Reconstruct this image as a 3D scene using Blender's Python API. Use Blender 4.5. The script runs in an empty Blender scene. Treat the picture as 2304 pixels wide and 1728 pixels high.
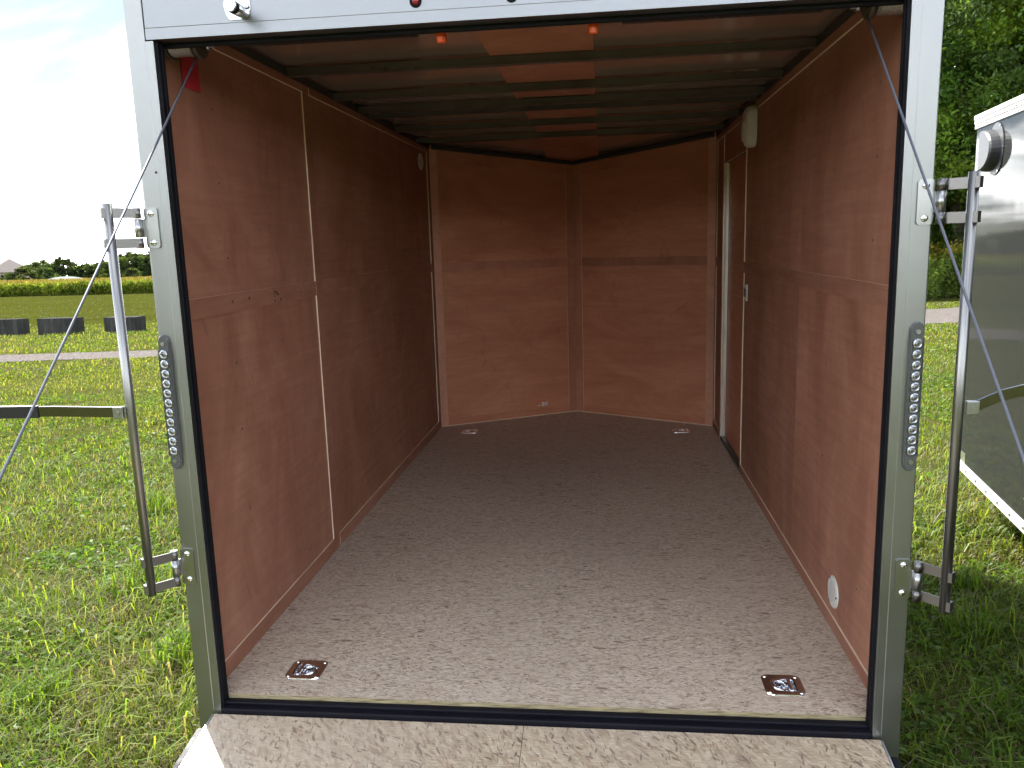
import bpy, bmesh, math, random
import numpy as np
from mathutils import Vector, Matrix

random.seed(7)
rng = np.random.default_rng(11)
sc = bpy.context.scene
col = sc.collection

# ------------------------------------------------------------------ camera
TAU = 0.033                      # the trailer stands slightly nose-up
P0 = Vector((0, 0, 0.45))        # middle of the rear sill
RX = Matrix.Rotation(TAU, 3, 'X')
YAW, PIT, ROLL, FPX = 0.1162, -0.1766, -0.0301, 1802.6
CAM_LOCAL = Vector((0.2245, -2.1677, 1.4209))


def camera():
    c, s = math.cos(YAW), math.sin(YAW)
    F = Vector((-s * math.cos(PIT), c * math.cos(PIT), math.sin(PIT)))
    r = Vector((c, s, 0))
    u = r.cross(F)
    R = math.cos(ROLL) * r + math.sin(ROLL) * u
    U = -math.sin(ROLL) * r + math.cos(ROLL) * u
    R, U, F = RX @ R, RX @ U, RX @ F
    cd = bpy.data.cameras.new('camera')
    cd.sensor_width = 36
    cd.lens = 36 * FPX / 2304
    cd.clip_start, cd.clip_end = 0.05, 6000
    o = bpy.data.objects.new('camera', cd)
    col.objects.link(o)
    M = Matrix((R, U, -F)).transposed().to_4x4()
    M.translation = P0 + RX @ CAM_LOCAL
    o.matrix_world = M
    sc.camera = o


camera()

# ------------------------------------------------------------------ light
SUN_EL = math.radians(47)
SUN_AZ = math.radians(42)        # left of straight ahead (+Y)
sun_dir = Vector((-math.sin(SUN_AZ) * math.cos(SUN_EL), math.cos(SUN_AZ) * math.cos(SUN_EL), math.sin(SUN_EL)))
sd = bpy.data.lights.new('sun', 'SUN')
sd.energy = 3.3
sd.angle = math.radians(0.6)
sd.color = (1.0, 0.955, 0.88)
so = bpy.data.objects.new('sun', sd)
so.rotation_euler = sun_dir.to_track_quat('Z', 'Y').to_euler()
so.location = (-8, 9, 14)
col.objects.link(so)

w = bpy.data.worlds.new('World')
sc.world = w
w.use_nodes = True
nt = w.node_tree
nt.nodes.clear()
N = nt.nodes.new
SKYX = 5.6
sky = N('ShaderNodeTexSky')
sky.sky_type = 'NISHITA'
sky.sun_disc = False
sky.sun_elevation = SUN_EL
sky.sun_rotation = -SUN_AZ   # turns clockwise seen from above
sky.altitude = 200
sky.dust_density = 0.9
sky.air_density = 1.1
sky.ozone_density = 1.2
tc = N('ShaderNodeTexCoord')
sep = N('ShaderNodeSeparateXYZ')
nt.links.new(tc.outputs['Generated'], sep.inputs[0])
# project the view direction on a cloud layer, so the clouds flatten towards the horizon
mx = N('ShaderNodeMath'); mx.operation = 'MAXIMUM'; mx.inputs[1].default_value = 0.0
nt.links.new(sep.outputs['Z'], mx.inputs[0])
ad = N('ShaderNodeMath'); ad.operation = 'ADD'; ad.inputs[1].default_value = 0.42
nt.links.new(mx.outputs[0], ad.inputs[0])
dvx = N('ShaderNodeMath'); dvx.operation = 'DIVIDE'
dvy = N('ShaderNodeMath'); dvy.operation = 'DIVIDE'
nt.links.new(sep.outputs['X'], dvx.inputs[0]); nt.links.new(ad.outputs[0], dvx.inputs[1])
nt.links.new(sep.outputs['Y'], dvy.inputs[0]); nt.links.new(ad.outputs[0], dvy.inputs[1])
cmb = N('ShaderNodeCombineXYZ')
nt.links.new(dvx.outputs[0], cmb.inputs[0]); nt.links.new(dvy.outputs[0], cmb.inputs[1])
mp = N('ShaderNodeMapping')
mp.inputs['Scale'].default_value = (0.9, 2.0, 1)
mp.inputs['Rotation'].default_value = (0, 0, math.radians(-40))
mp.inputs['Location'].default_value = (SKYX, 0.0, 0.0)
nt.links.new(cmb.outputs[0], mp.inputs[0])
nz = N('ShaderNodeTexNoise')
nz.inputs['Scale'].default_value = 2.4
nz.inputs['Detail'].default_value = 7
nz.inputs['Roughness'].default_value = 0.52
nz.inputs['Distortion'].default_value = 0.7
nt.links.new(mp.outputs[0], nz.inputs['Vector'])
rp = N('ShaderNodeValToRGB')
rp.color_ramp.elements[0].position = 0.40; rp.color_ramp.elements[0].color = (0.008, 0.008, 0.008, 1)
rp.color_ramp.elements[1].position = 0.62; rp.color_ramp.elements[1].color = (1, 1, 1, 1)
e3 = rp.color_ramp.elements.new(0.455); e3.color = (0.03, 0.03, 0.03, 1)
nt.links.new(nz.outputs['Fac'], rp.inputs[0])
mixc = N('ShaderNodeMix'); mixc.data_type = 'RGBA'
nt.links.new(rp.outputs[0], mixc.inputs['Factor'])
dim = N('ShaderNodeMix'); dim.data_type = 'RGBA'; dim.blend_type = 'MULTIPLY'
dim.inputs['Factor'].default_value = 1.0
dim.inputs['B'].default_value = (0.26, 0.29, 0.34, 1)
nt.links.new(sky.outputs[0], dim.inputs['A'])
nt.links.new(dim.outputs['Result'], mixc.inputs['A'])
hz = N('ShaderNodeValToRGB')
hz.color_ramp.elements[0].position = 0.0; hz.color_ramp.elements[0].color = (1, 1, 1, 1)
hz.color_ramp.elements[1].position = 0.50; hz.color_ramp.elements[1].color = (0, 0, 0, 1)
nt.links.new(mx.outputs[0], hz.inputs[0])
cl = N('ShaderNodeMix'); cl.data_type = 'RGBA'
nt.links.new(hz.outputs[0], cl.inputs['Factor'])
cl.inputs['A'].default_value = (6.4, 6.6, 7.0, 1)
cl.inputs['B'].default_value = (25.0, 25.0, 25.0, 1)
nt.links.new(cl.outputs['Result'], mixc.inputs['B'])
bg = N('ShaderNodeBackground')
bg.inputs['Strength'].default_value = 0.15
nt.links.new(mixc.outputs['Result'], bg.inputs['Color'])
wo = N('ShaderNodeOutputWorld')
nt.links.new(bg.outputs[0], wo.inputs[0])

sc.view_settings.view_transform = 'Standard'
sc.view_settings.look = 'None'
sc.view_settings.exposure = 1.92
sc.view_settings.gamma = 1
sc.view_settings.use_curve_mapping = False
sc.render.engine = 'CYCLES'
sc.cycles.use_denoising = True
sc.cycles.max_bounces = 10
sc.cycles.diffuse_bounces = 6
sc.cycles.glossy_bounces = 5
sc.cycles.transmission_bounces = 6
sc.cycles.sample_clamp_indirect = 8


# ------------------------------------------------------------------ materials
def newmat(name):
    m = bpy.data.materials.new(name)
    m.use_nodes = True
    nt = m.node_tree
    b = nt.nodes['Principled BSDF']
    return m, nt, b


class G:
    """small helper to wire nodes"""
    def __init__(s, nt):
        s.nt = nt

    def n(s, t, **kw):
        x = s.nt.nodes.new(t)
        for k, v in kw.items():
            setattr(x, k, v)
        return x

    def l(s, a, b):
        s.nt.links.new(a, b)

    def coord(s, which='Object', scale=(1, 1, 1), rot=(0, 0, 0), loc=(0, 0, 0), vec=None):
        m = s.n('ShaderNodeMapping')
        m.inputs['Scale'].default_value = scale
        m.inputs['Rotation'].default_value = rot
        m.inputs['Location'].default_value = loc
        if vec is None:
            vec = s.n('ShaderNodeTexCoord').outputs[which]
        s.l(vec, m.inputs[0])
        return m.outputs[0]

    def noise(s, vec, scale, detail=4, rough=0.5, dist=0.0, out='Fac'):
        x = s.n('ShaderNodeTexNoise')
        x.inputs['Scale'].default_value = scale
        x.inputs['Detail'].default_value = detail
        x.inputs['Roughness'].default_value = rough
        x.inputs['Distortion'].default_value = dist
        s.l(vec, x.inputs['Vector'])
        return x.outputs[out]

    def voro(s, vec, scale, feature='F1', out='Color'):
        x = s.n('ShaderNodeTexVoronoi', feature=feature)
        x.inputs['Scale'].default_value = scale
        s.l(vec, x.inputs['Vector'])
        return x.outputs[out]

    def ramp(s, fac, stops, interp='LINEAR'):
        x = s.n('ShaderNodeValToRGB')
        e = x.color_ramp
        e.interpolation = interp
        while len(e.elements) < len(stops):
            e.elements.new(0.5)
        for el, (p, c) in zip(e.elements, stops):
            el.position = p
            el.color = tuple(c) + (1,) if len(c) == 3 else c
        s.l(fac, x.inputs[0])
        return x.outputs[0]

    def mix(s, fac, a, b, blend='MIX'):
        x = s.n('ShaderNodeMix', data_type='RGBA', blend_type=blend)
        for sock, v in ((x.inputs['Factor'], fac), (x.inputs['A'], a), (x.inputs['B'], b)):
            if hasattr(v, 'is_linked') or hasattr(v, 'node'):
                s.l(v, sock)
            elif isinstance(v, (int, float)):
                sock.default_value = v
            else:
                sock.default_value = tuple(v) + (1,) if len(v) == 3 else v
        return x.outputs['Result']

    def math(s, op, a, b=0.0):
        x = s.n('ShaderNodeMath', operation=op)
        for sock, v in ((x.inputs[0], a), (x.inputs[1], b)):
            if isinstance(v, (int, float)):
                sock.default_value = v
            else:
                s.l(v, sock)
        return x.outputs[0]

    def bump(s, h, strength=0.2, dist=0.002, bsdf=None):
        x = s.n('ShaderNodeBump')
        x.inputs['Strength'].default_value = strength
        x.inputs['Distance'].default_value = dist
        s.l(h, x.inputs['Height'])
        if bsdf is not None:
            s.l(x.outputs[0], bsdf.inputs['Normal'])
        return x.outputs[0]


def flat(name, c, rough=0.5, metal=0.0, bump=0, bscale=200, vary=0.0, spec=None):
    m, nt, b = newmat(name)
    g = G(nt)
    b.inputs['Base Color'].default_value = (*c, 1)
    b.inputs['Roughness'].default_value = rough
    b.inputs['Metallic'].default_value = metal
    if spec is not None:
        b.inputs['Specular IOR Level'].default_value = spec
    v = g.coord()
    if vary:
        n = g.noise(v, 6, 5, 0.6)
        cc = g.ramp(n, [(0.3, [x * (1 - vary) for x in c]), (0.7, [min(1, x * (1 + vary)) for x in c])])
        g.l(cc, b.inputs['Base Color'])
        rr = g.ramp(g.noise(v, 14, 4, 0.6), [(0.3, [rough * .75] * 3), (0.7, [min(1, rough * 1.3)] * 3)])
        g.l(rr, b.inputs['Roughness'])
    if bump:
        g.bump(g.noise(v, bscale, 3), bump, 0.001, b)
    return m


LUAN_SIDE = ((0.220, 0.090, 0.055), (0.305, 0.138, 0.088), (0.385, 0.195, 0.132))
LUAN_NOSE_BRIGHTENED = ((0.400, 0.155, 0.082), (0.515, 0.215, 0.120), (0.600, 0.280, 0.170))  # same plywood, coloured brighter to make up for weak light deep inside
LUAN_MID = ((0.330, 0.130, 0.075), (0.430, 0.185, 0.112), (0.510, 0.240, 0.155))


def mat_luan(name, val=0.90, horiz=False, sat=1.0, tones=LUAN_SIDE):
    m, nt, b = newmat(name)
    g = G(nt)
    oi = g.n('ShaderNodeObjectInfo')
    off = g.n('ShaderNodeVectorMath', operation='SCALE')
    off.inputs[0].default_value = (7.3, 3.1, 9.7)
    g.l(oi.outputs['Random'], off.inputs['Scale'])
    add = g.n('ShaderNodeVectorMath', operation='ADD')
    g.l(g.n('ShaderNodeTexCoord').outputs['Object'], add.inputs[0])
    g.l(off.outputs[0], add.inputs[1])
    v = add.outputs[0]
    grain_s = (2.4, 2.4, 34)
    gr = g.noise(g.coord(vec=v, scale=grain_s), 1.0, 8, 0.68, 0.35)
    blot = g.noise(g.coord(vec=v, scale=(1.2, 1.2, 0.6) if not horiz else (0.6, 0.6, 1.5)), 2.6, 7, 0.68, 0.9)
    fine = g.noise(g.coord(vec=v, scale=(14, 14, 170)), 1.0, 4, 0.7)
    c = g.ramp(blot, [(0.30, tones[0]), (0.5, tones[1]), (0.70, tones[2])])
    c = g.mix(g.math('MULTIPLY', g.ramp(gr, [(0.35, (0, 0, 0)), (0.68, (1, 1, 1))]), 0.34), c, [x * .62 for x in tones[1]])
    c = g.mix(g.ramp(fine, [(0.60, (0, 0, 0)), (0.78, (0.5, 0.5, 0.5))]), c, [x * .42 for x in tones[1]])
    # greyish scuffs and handling marks with a shape of their own
    scf = g.ramp(g.noise(g.coord(vec=v, scale=(2, 2, 3.5)), 2.3, 7, 0.7, 1.2), [(0.60, (0, 0, 0)), (0.74, (0.35, 0.35, 0.35))])
    c = g.mix(scf, c, [x * .94 for x in tones[2]])
    # dark handling smears
    smr = g.ramp(g.noise(g.coord(vec=v, scale=(1.6, 1.6, 0.9), loc=(3, 1, 5)), 4.2, 7, 0.75, 1.6), [(0.58, (0, 0, 0)), (0.75, (0.55, 0.55, 0.55))])
    c = g.mix(smr, c, [x * .55 for x in tones[0]])
    rv = g.math('MULTIPLY_ADD', oi.outputs['Random'], 0.22)
    rv.node.inputs[2].default_value = val
    hv = g.n('ShaderNodeHueSaturation')
    g.l(rv, hv.inputs['Value'])
    hv.inputs['Saturation'].default_value = sat
    g.l(c, hv.inputs['Color'])
    g.l(hv.outputs[0], b.inputs['Base Color'])
    g.l(g.ramp(gr, [(0.2, (0.42,) * 3), (0.8, (0.62,) * 3)]), b.inputs['Roughness'])
    b.inputs['Specular IOR Level'].default_value = 0.35
    g.bump(fine, 0.25, 0.0008, b)
    return m


def mat_osb(name, light=1.0, flow=0.0, k=1.0, tint=(1, 1, 1), patchy=0.35, chips=True):
    m, nt, b = newmat(name)
    g = G(nt)
    base = g.n('ShaderNodeTexCoord').outputs['Object']
    wn = g.noise(base, 5.0, 3, 0.5, 0, 'Color')
    wsc = g.n('ShaderNodeVectorMath', operation='SCALE')
    wsc.inputs['Scale'].default_value = 0.055
    g.l(wn, wsc.inputs[0])
    wa = g.n('ShaderNodeVectorMath', operation='ADD')
    g.l(base, wa.inputs[0]); g.l(wsc.outputs[0], wa.inputs[1])
    v = wa.outputs[0]
    tones = [(0.0, (0.33, 0.26, 0.195)), (0.22, (0.44, 0.365, 0.285)), (0.5, (0.52, 0.44, 0.355)), (0.78, (0.59, 0.515, 0.425)), (0.94, (0.43, 0.33, 0.245)), (1.0, (0.26, 0.17, 0.12))]
    tones = [(p, [x * light * t_ for x, t_ in zip(c, tint)]) for p, c in tones]
    out = None
    layers = [(0.0 + flow, (13 * k, 58 * k)), (0.55 + flow, (15 * k, 66 * k)), (-0.6 + flow, (17 * k, 70 * k)), (0.25 + flow, (24 * k, 105 * k)), (-0.35 + flow, (27 * k, 120 * k)), (0.05 + flow, (34 * k, 170 * k))]
    for i, (ang, (sx, sy)) in enumerate(layers):
        vv = g.coord(vec=v, scale=(sx, sy, 1), rot=(0, 0, ang), loc=(i * 3.7, i * 1.9, 0))
        # mapping rotates after scaling: rotate first
        r1 = g.n('ShaderNodeVectorRotate', rotation_type='Z_AXIS')
        r1.inputs['Angle'].default_value = ang
        g.l(v, r1.inputs['Vector'])
        vv = g.coord(vec=r1.outputs[0], scale=(sx, sy, 1), loc=(i * 3.7, i * 1.9, 0))
        vo = g.n('ShaderNodeTexVoronoi', feature='F1')
        vo.voronoi_dimensions = '2D'
        vo.inputs['Scale'].default_value = 1.0
        g.l(vv, vo.inputs['Vector'])
        sp = g.n('ShaderNodeSeparateColor')
        g.l(vo.outputs['Color'], sp.inputs[0])
        cc = g.ramp(sp.outputs[0], tones)
        if out is None:
            out = cc
        else:
            mask = g.math('GREATER_THAN', sp.outputs[1], 0.52)
            edge = g.ramp(vo.outputs['Distance'], [(0.30, (1, 1, 1)), (0.62, (0.0, 0.0, 0.0))])
            mk = g.math('MULTIPLY', mask, edge)
            out = g.mix(mk, out, cc)
    # dark slivers and bark flecks
    for i, (ang, sx, sy, thr, dc) in enumerate([(0.1, 30 * k, 120 * k, 0.965, (0.10, 0.06, 0.042)), (-0.5, 38 * k, 150 * k, 0.967, (0.12, 0.07, 0.048)), (0.9, 42 * k, 170 * k, 0.972, (0.11, 0.07, 0.05)), (0.0, 75 * k, 210 * k, 0.955, (0.10, 0.07, 0.052)), (0.4, 60 * k, 260 * k, 0.95, (0.15, 0.105, 0.08))] + ([(0.05, 19, 60, 0.990, (0.13, 0.085, 0.06)), (-0.2, 22, 120, 0.985, (0.17, 0.12, 0.09))] if chips else [])):
        r1 = g.n('ShaderNodeVectorRotate', rotation_type='Z_AXIS')
        r1.inputs['Angle'].default_value = ang + flow
        g.l(v, r1.inputs['Vector'])
        vo = g.n('ShaderNodeTexVoronoi', feature='F1')
        vo.voronoi_dimensions = '2D'
        vo.inputs['Scale'].default_value = 1.0
        g.l(g.coord(vec=r1.outputs[0], scale=(sx, sy, 1), loc=(i * 5.1, 2.2, 0)), vo.inputs['Vector'])
        sp = g.n('ShaderNodeSeparateColor')
        g.l(vo.outputs['Color'], sp.inputs[0])
        mask = g.math('GREATER_THAN', sp.outputs[2], thr)
        mk = g.math('MULTIPLY', mask, g.ramp(vo.outputs['Distance'], [(0.28, (0.85,) * 3), (0.5, (0, 0, 0))]))
        out = g.mix(mk, out, dc)
    gr = g.noise(g.coord(vec=v, scale=(38 * k, 260 * k, 1)), 1.0, 7, 0.8)
    out = g.mix(g.ramp(gr, [(0.30, (0.95,) * 3), (0.54, (0, 0, 0))]), out, [x * light for x in (0.16, 0.12, 0.095)])
    patch = g.noise(g.coord(vec=base, scale=(1, 1, 1)), 1.6, 5, 0.6)
    out = g.mix(g.ramp(patch, [(0.35, (patchy,) * 3), (0.62, (0, 0, 0))]), out, [x * light for x in (0.40, 0.33, 0.27)])
    g.l(out, b.inputs['Base Color'])
    b.inputs['Roughness'].default_value = 0.5
    b.inputs['Specular IOR Level'].default_value = 0.45
    g.bump(g.noise(g.coord(vec=v, scale=(30, 120, 1)), 1.0, 4, 0.6), 0.18, 0.0012, b)
    return m


def mat_metal(name, c, rough, brush=(1, 1, 1), bstr=0.03, vary=0.12, metal=1.0, spots=0.0):
    m, nt, b = newmat(name)
    g = G(nt)
    v = g.coord(scale=brush)
    n = g.noise(v, 30, 5, 0.65)
    big = g.noise(g.coord(), 3.1, 5, 0.6, 0.4)
    cc = g.ramp(big, [(0.25, [x * (1 - vary) for x in c]), (0.75, [min(1, x * (1 + vary * .5)) for x in c])])
    if spots:
        sp = g.ramp(g.noise(g.coord(), 38, 4, 0.7, 0.6), [(0.70, (0, 0, 0)), (0.78, (spots,) * 3)])
        cc = g.mix(sp, cc, [x * 0.45 for x in c])
    g.l(cc, b.inputs['Base Color'])
    b.inputs['Metallic'].default_value = metal
    mixr = g.math('ADD', g.math('MULTIPLY', n, 0.10), g.math('MULTIPLY', big, 0.12))
    rr = g.math('ADD', mixr, rough - 0.11)
    g.l(rr, b.inputs['Roughness'])
    if bstr:
        g.bump(n, bstr, 0.001, b)
    return m


def mat_leaf(name, translucency=0.45, gloss=0.12, gain=1.0):
    m, nt, b = newmat(name)
    nt.nodes.remove(b)
    g = G(nt)
    at = g.n('ShaderNodeAttribute')
    at.attribute_name = 'Col'
    oi = g.n('ShaderNodeObjectInfo')
    hv = g.n('ShaderNodeHueSaturation')
    g.l(at.outputs['Color'], hv.inputs['Color'])
    vv = g.math('MULTIPLY_ADD', oi.outputs['Random'], 0.35)
    vv.node.inputs[2].default_value = 0.82 * gain
    g.l(vv, hv.inputs['Value'])
    hh = g.math('MULTIPLY_ADD', oi.outputs['Random'], 0.03)
    hh.node.inputs[2].default_value = 0.485
    g.l(hh, hv.inputs['Hue'])
    d = g.n('ShaderNodeBsdfDiffuse')
    t = g.n('ShaderNodeBsdfTranslucent')
    gl = g.n('ShaderNodeBsdfGlossy')
    gl.inputs['Roughness'].default_value = 0.55
    gl.inputs['Color'].default_value = (0.9, 0.95, 0.85, 1)
    g.l(hv.outputs[0], d.inputs['Color'])
    tcol = g.mix(1.0, hv.outputs[0], (1.38, 1.30, 0.50), 'MULTIPLY')
    g.l(tcol, t.inputs['Color'])
    m1 = g.n('ShaderNodeMixShader'); m1.inputs[0].default_value = translucency
    g.l(d.outputs[0], m1.inputs[1]); g.l(t.outputs[0], m1.inputs[2])
    m2 = g.n('ShaderNodeMixShader')
    fr = g.n('ShaderNodeFresnel'); fr.inputs['IOR'].default_value = 1.4
    g.l(g.math('MULTIPLY', fr.outputs[0], gloss * 6), m2.inputs[0])
    g.l(m1.outputs[0], m2.inputs[1]); g.l(gl.outputs[0], m2.inputs[2])
    out = nt.nodes['Material Output']
    g.l(m2.outputs[0], out.inputs[0])
    return m


def mat_ground(name, stops, scale=1.0, dirt=(0.16, 0.12, 0.08), dirt_amt=0.5, fine=40, bump=0.5):
    m, nt, b = newmat(name)
    g = G(nt)
    v = g.coord()
    n1 = g.noise(v, 0.35 * scale, 6, 0.6, 0.3)
    n2 = g.noise(v, fine, 5, 0.7)
    n3 = g.noise(v, 2.2 * scale, 6, 0.65, 0.4)
    c = g.ramp(n1, stops)
    c = g.mix(g.ramp(n2, [(0.3, (0.6,) * 3), (0.7, (0, 0, 0))]), c, [x * 0.55 for x in stops[0][1]])
    c = g.mix(g.math('MULTIPLY', g.ramp(n3, [(0.52, (0, 0, 0)), (0.72, (1, 1, 1))]), dirt_amt), c, dirt)
    g.l(c, b.inputs['Base Color'])
    b.inputs['Roughness'].default_value = 0.95
    b.inputs['Specular IOR Level'].default_value = 0.0
    g.bump(n2, bump, 0.03, b)
    return m


M = {}
M['luan'] = mat_luan('luan_plywood')
M['luan_h'] = mat_luan('luan_plywood_cross_grain', horiz=True)
M['luan_mid'] = mat_luan('nose_trim_luan', tones=LUAN_MID)
M['luan_brightened'] = mat_luan('brightened_luan_plywood', horiz=True, tones=LUAN_NOSE_BRIGHTENED)
M['luan_pale'] = mat_luan('pale_luan_batten', 1.05, False, 0.85, LUAN_NOSE_BRIGHTENED)
M['edge'] = flat('raw_plywood_edge', (0.72, 0.58, 0.42), 0.6, vary=0.15)
M['osb'] = mat_osb('floor_strand_board', 1.22, 0.0, 1.3, (.97, .97, .95), 0.22)
M['osb_ramp'] = mat_osb('ramp_strand_board', 0.94, 0.9, 0.85, (1.0, .97, .86), 0.5, False)
M['osb_edge'] = None
M['alu'] = mat_metal('mill_aluminium', (0.31, 0.318, 0.316), 0.36, (60, 60, 1.2), 0.02, 0.10, spots=0.12)
M['alu_h'] = mat_metal('mill_aluminium_header', (0.265, 0.278, 0.292), 0.38, (1.2, 60, 60), 0.02, 0.10, spots=0.12)
M['alu_white'] = mat_metal('bright_trim', (0.86, 0.86, 0.84), 0.32, (1, 30, 30), 0.0, 0.05)
M['zinc'] = mat_metal('zinc_plate', (0.40, 0.41, 0.41), 0.30, (1, 1, 1), 0.04, 0.18)
M['arm'] = mat_metal('hinge_arm_steel', (0.20, 0.195, 0.19), 0.33, (1, 1, 1), 0.04, 0.2)
M['tube'] = mat_metal('bright_tube', (0.30, 0.30, 0.295), 0.34, (1, 1, 1), 0.0, 0.10)
M['handle'] = mat_metal('handle_steel', (0.22, 0.22, 0.225), 0.22, (1, 1, 1), 0.02, 0.2)
M['chrome'] = mat_metal('chrome', (0.80, 0.82, 0.85), 0.11, (1, 1, 1), 0.0, 0.06)
M['roof_in'] = mat_metal('roof_underside_reflection_tint', (0.62, 0.47, 0.40), 0.17, (1, 6, 1), 0.03, 0.15, 0.7)  # red of the mirrored plywood walls is put into the metal's colour
M['bow'] = flat('dark_steel_bow', (0.075, 0.068, 0.064), 0.36, 0.0, 0.1, 60, 0.2)
M['angle'] = flat('black_ceiling_angle', (0.03, 0.03, 0.03), 0.5, 0.0)
M['rubber'] = flat('black_rubber', (0.005, 0.0055, 0.008), 0.6, 0, 0.12, 90, 0.25, 0.14)
M['black'] = flat('black_paint', (0.005, 0.005, 0.009), 0.5, 0, 0.08, 40, 0.25, 0.16)
M['grip'] = flat('black_grip', (0.014, 0.014, 0.015), 0.5, 0, 0.1, 150)
M['white_pl'] = flat('white_plastic', (0.62, 0.61, 0.57), 0.4, vary=0.06)
M['red_tag'] = flat('red_tag', (0.42, 0.018, 0.03), 0.5, vary=0.1)
M['red_lens'] = flat('red_lens', (0.22, 0.012, 0.018), 0.15)
M['amber'] = flat('amber_lens', (0.7, 0.16, 0.02), 0.2)
M['orange'] = flat('orange_plastic', (0.72, 0.10, 0.015), 0.42, vary=0.1)
M['cable'] = flat('steel_cable', (0.115, 0.125, 0.155), 0.6, 0.25, 0.2, 300)
M['spring'] = flat('spring_steel', (0.045, 0.04, 0.036), 0.4, 0.5)
M['drum'] = mat_metal('drum', (0.55, 0.54, 0.50), 0.4, (1, 1, 1), 0.0, 0.2)
M['led'] = mat_metal('led_reflector', (0.42, 0.44, 0.45), 0.28, (1, 1, 1), 0.0, 0.05)
M['ledchip'] = flat('led_chip', (0.07, 0.06, 0.06), 0.25)
M['lens_body'] = flat('smoked_lens_body', (0.11, 0.115, 0.12), 0.2, 0.3)
M['screw'] = flat('screw', (0.16, 0.13, 0.10), 0.35, 0.7)
M['shell'] = flat('charcoal_skin', (0.05, 0.052, 0.05), 0.12, 0.3)
M['tyre'] = flat('tyre', (0.02, 0.02, 0.02), 0.8, 0, 0.3, 60)
M['seal_green'] = flat('threshold_seal', (0.012, 0.03, 0.022), 0.4)
M['tissue'] = flat('pale_torn_fibre', (0.62, 0.50, 0.44), 0.85, 0, 0.3, 80)


def mat_clear(name):
    m, nt, b = newmat(name)
    b.inputs['Base Color'].default_value = (0.86, 0.88, 0.9, 1)
    b.inputs['Roughness'].default_value = 0.08
    b.inputs['Transmission Weight'].default_value = 1.0
    b.inputs['IOR'].default_value = 1.3
    return m


M['clear'] = mat_clear('clear_lens')


def mat_edge_plies(name):
    m, nt, b = newmat(name)
    g = G(nt)
    n = g.noise(g.coord(scale=(14, 1, 420)), 1.0, 5, 0.7, 0.3)
    c = g.ramp(n, [(0.38, (0.09, 0.065, 0.03)), (0.50, (0.30, 0.25, 0.14)), (0.70, (0.46, 0.40, 0.25))])
    g.l(c, b.inputs['Base Color'])
    b.inputs['Roughness'].default_value = 0.7
    g.bump(n, 0.4, 0.002, b)
    return m


M['osb_edge'] = mat_edge_plies('strand_board_edge')


def mat_neighbour():
    m, nt, b = newmat('glossy_grey_skin')
    g = G(nt)
    v = g.coord()
    n = g.noise(v, 2.3, 4, 0.5)
    b.inputs['Base Color'].default_value = (0.034, 0.036, 0.034, 1)
    b.inputs['IOR'].default_value = 1.15
    b.inputs['Metallic'].default_value = 0.0
    g.l(g.ramp(n, [(0.3, (0.03,) * 3), (0.7, (0.06,) * 3)]), b.inputs['Roughness'])
    g.bump(g.noise(g.coord(scale=(1, 1, 0.6)), 2.6, 2, 0.4), 0.06, 0.02, b)
    return m


M['nb_skin'] = mat_neighbour()


def mat_concrete():
    m, nt, b = newmat('weathered_concrete')
    g = G(nt)
    v = g.coord()
    st = g.noise(g.coord(scale=(3, 3, 0.5)), 2.0, 6, 0.7, 0.5)
    c = g.ramp(st, [(0.3, (0.022, 0.022, 0.022)), (0.55, (0.048, 0.048, 0.046)), (0.8, (0.085, 0.083, 0.078))])
    g.l(c, b.inputs['Base Color'])
    b.inputs['Roughness'].default_value = 0.9
    b.inputs['Specular IOR Level'].default_value = 0.05
    g.bump(g.noise(v, 22, 5, 0.7), 0.5, 0.02, b)
    return m


M['concrete'] = mat_concrete()
M['lawn'] = mat_ground('lawn_soil', [(0.3, (0.056, 0.066, 0.016)), (0.55, (0.074, 0.084, 0.020)), (0.75, (0.092, 0.094, 0.028))], 1.0, (0.13, 0.10, 0.062), 0.6, 45)
M['field'] = mat_ground('rough_field_soil', [(0.3, (0.044, 0.052, 0.008)), (0.55, (0.056, 0.062, 0.010)), (0.75, (0.060, 0.076, 0.011))], 0.5, (0.085, 0.066, 0.03), 0.55, 12)


def mat_gravel():
    m, nt, b = newmat('gravel')
    g = G(nt)
    v = g.coord()
    vo = g.voro(v, 26)
    sp = g.n('ShaderNodeSeparateColor'); g.l(vo, sp.inputs[0])
    c = g.ramp(sp.outputs[0], [(0.0, (0.085, 0.075, 0.069)), (0.5, (0.145, 0.13, 0.12)), (1.0, (0.21, 0.19, 0.178))])
    c = g.mix(g.ramp(g.noise(v, 1.1, 6, 0.65), [(0.4, (0, 0, 0)), (0.7, (0.5,) * 3)]), c, (0.15, 0.125, 0.105))
    g.l(c, b.inputs['Base Color'])
    b.inputs['Roughness'].default_value = 0.95
    b.inputs['Specular IOR Level'].default_value = 0.0
    g.bump(g.voro(v, 26, out='Distance'), 0.6, 0.03, b)
    return m


M['gravel'] = mat_gravel()
M['bark'] = flat('bark', (0.075, 0.058, 0.045), 0.95, 0, 0.8, 9, 0.3)
M['leaf'] = mat_leaf('foliage', 0.55, 0.008, 2.7)
M['leaf_far'] = mat_leaf('far_foliage', 0.4, 0.0, 1.25)
M['grass'] = mat_leaf('grass_blades', 0.5, 0.006, 1.30)
M['corn'] = mat_leaf('corn_leaves', 0.6, 0.0, 1.45)
M['roof_tile'] = flat('brown_shingles', (0.085, 0.066, 0.06), 0.85, 0, 0.3, 3, 0.15)
M['house_wall'] = flat('house_siding', (0.30, 0.25, 0.22), 0.8, 0, 0.1, 3, 0.1)
M['white_roof'] = flat('white_sheet_roof', (0.72, 0.73, 0.74), 0.5)


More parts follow.
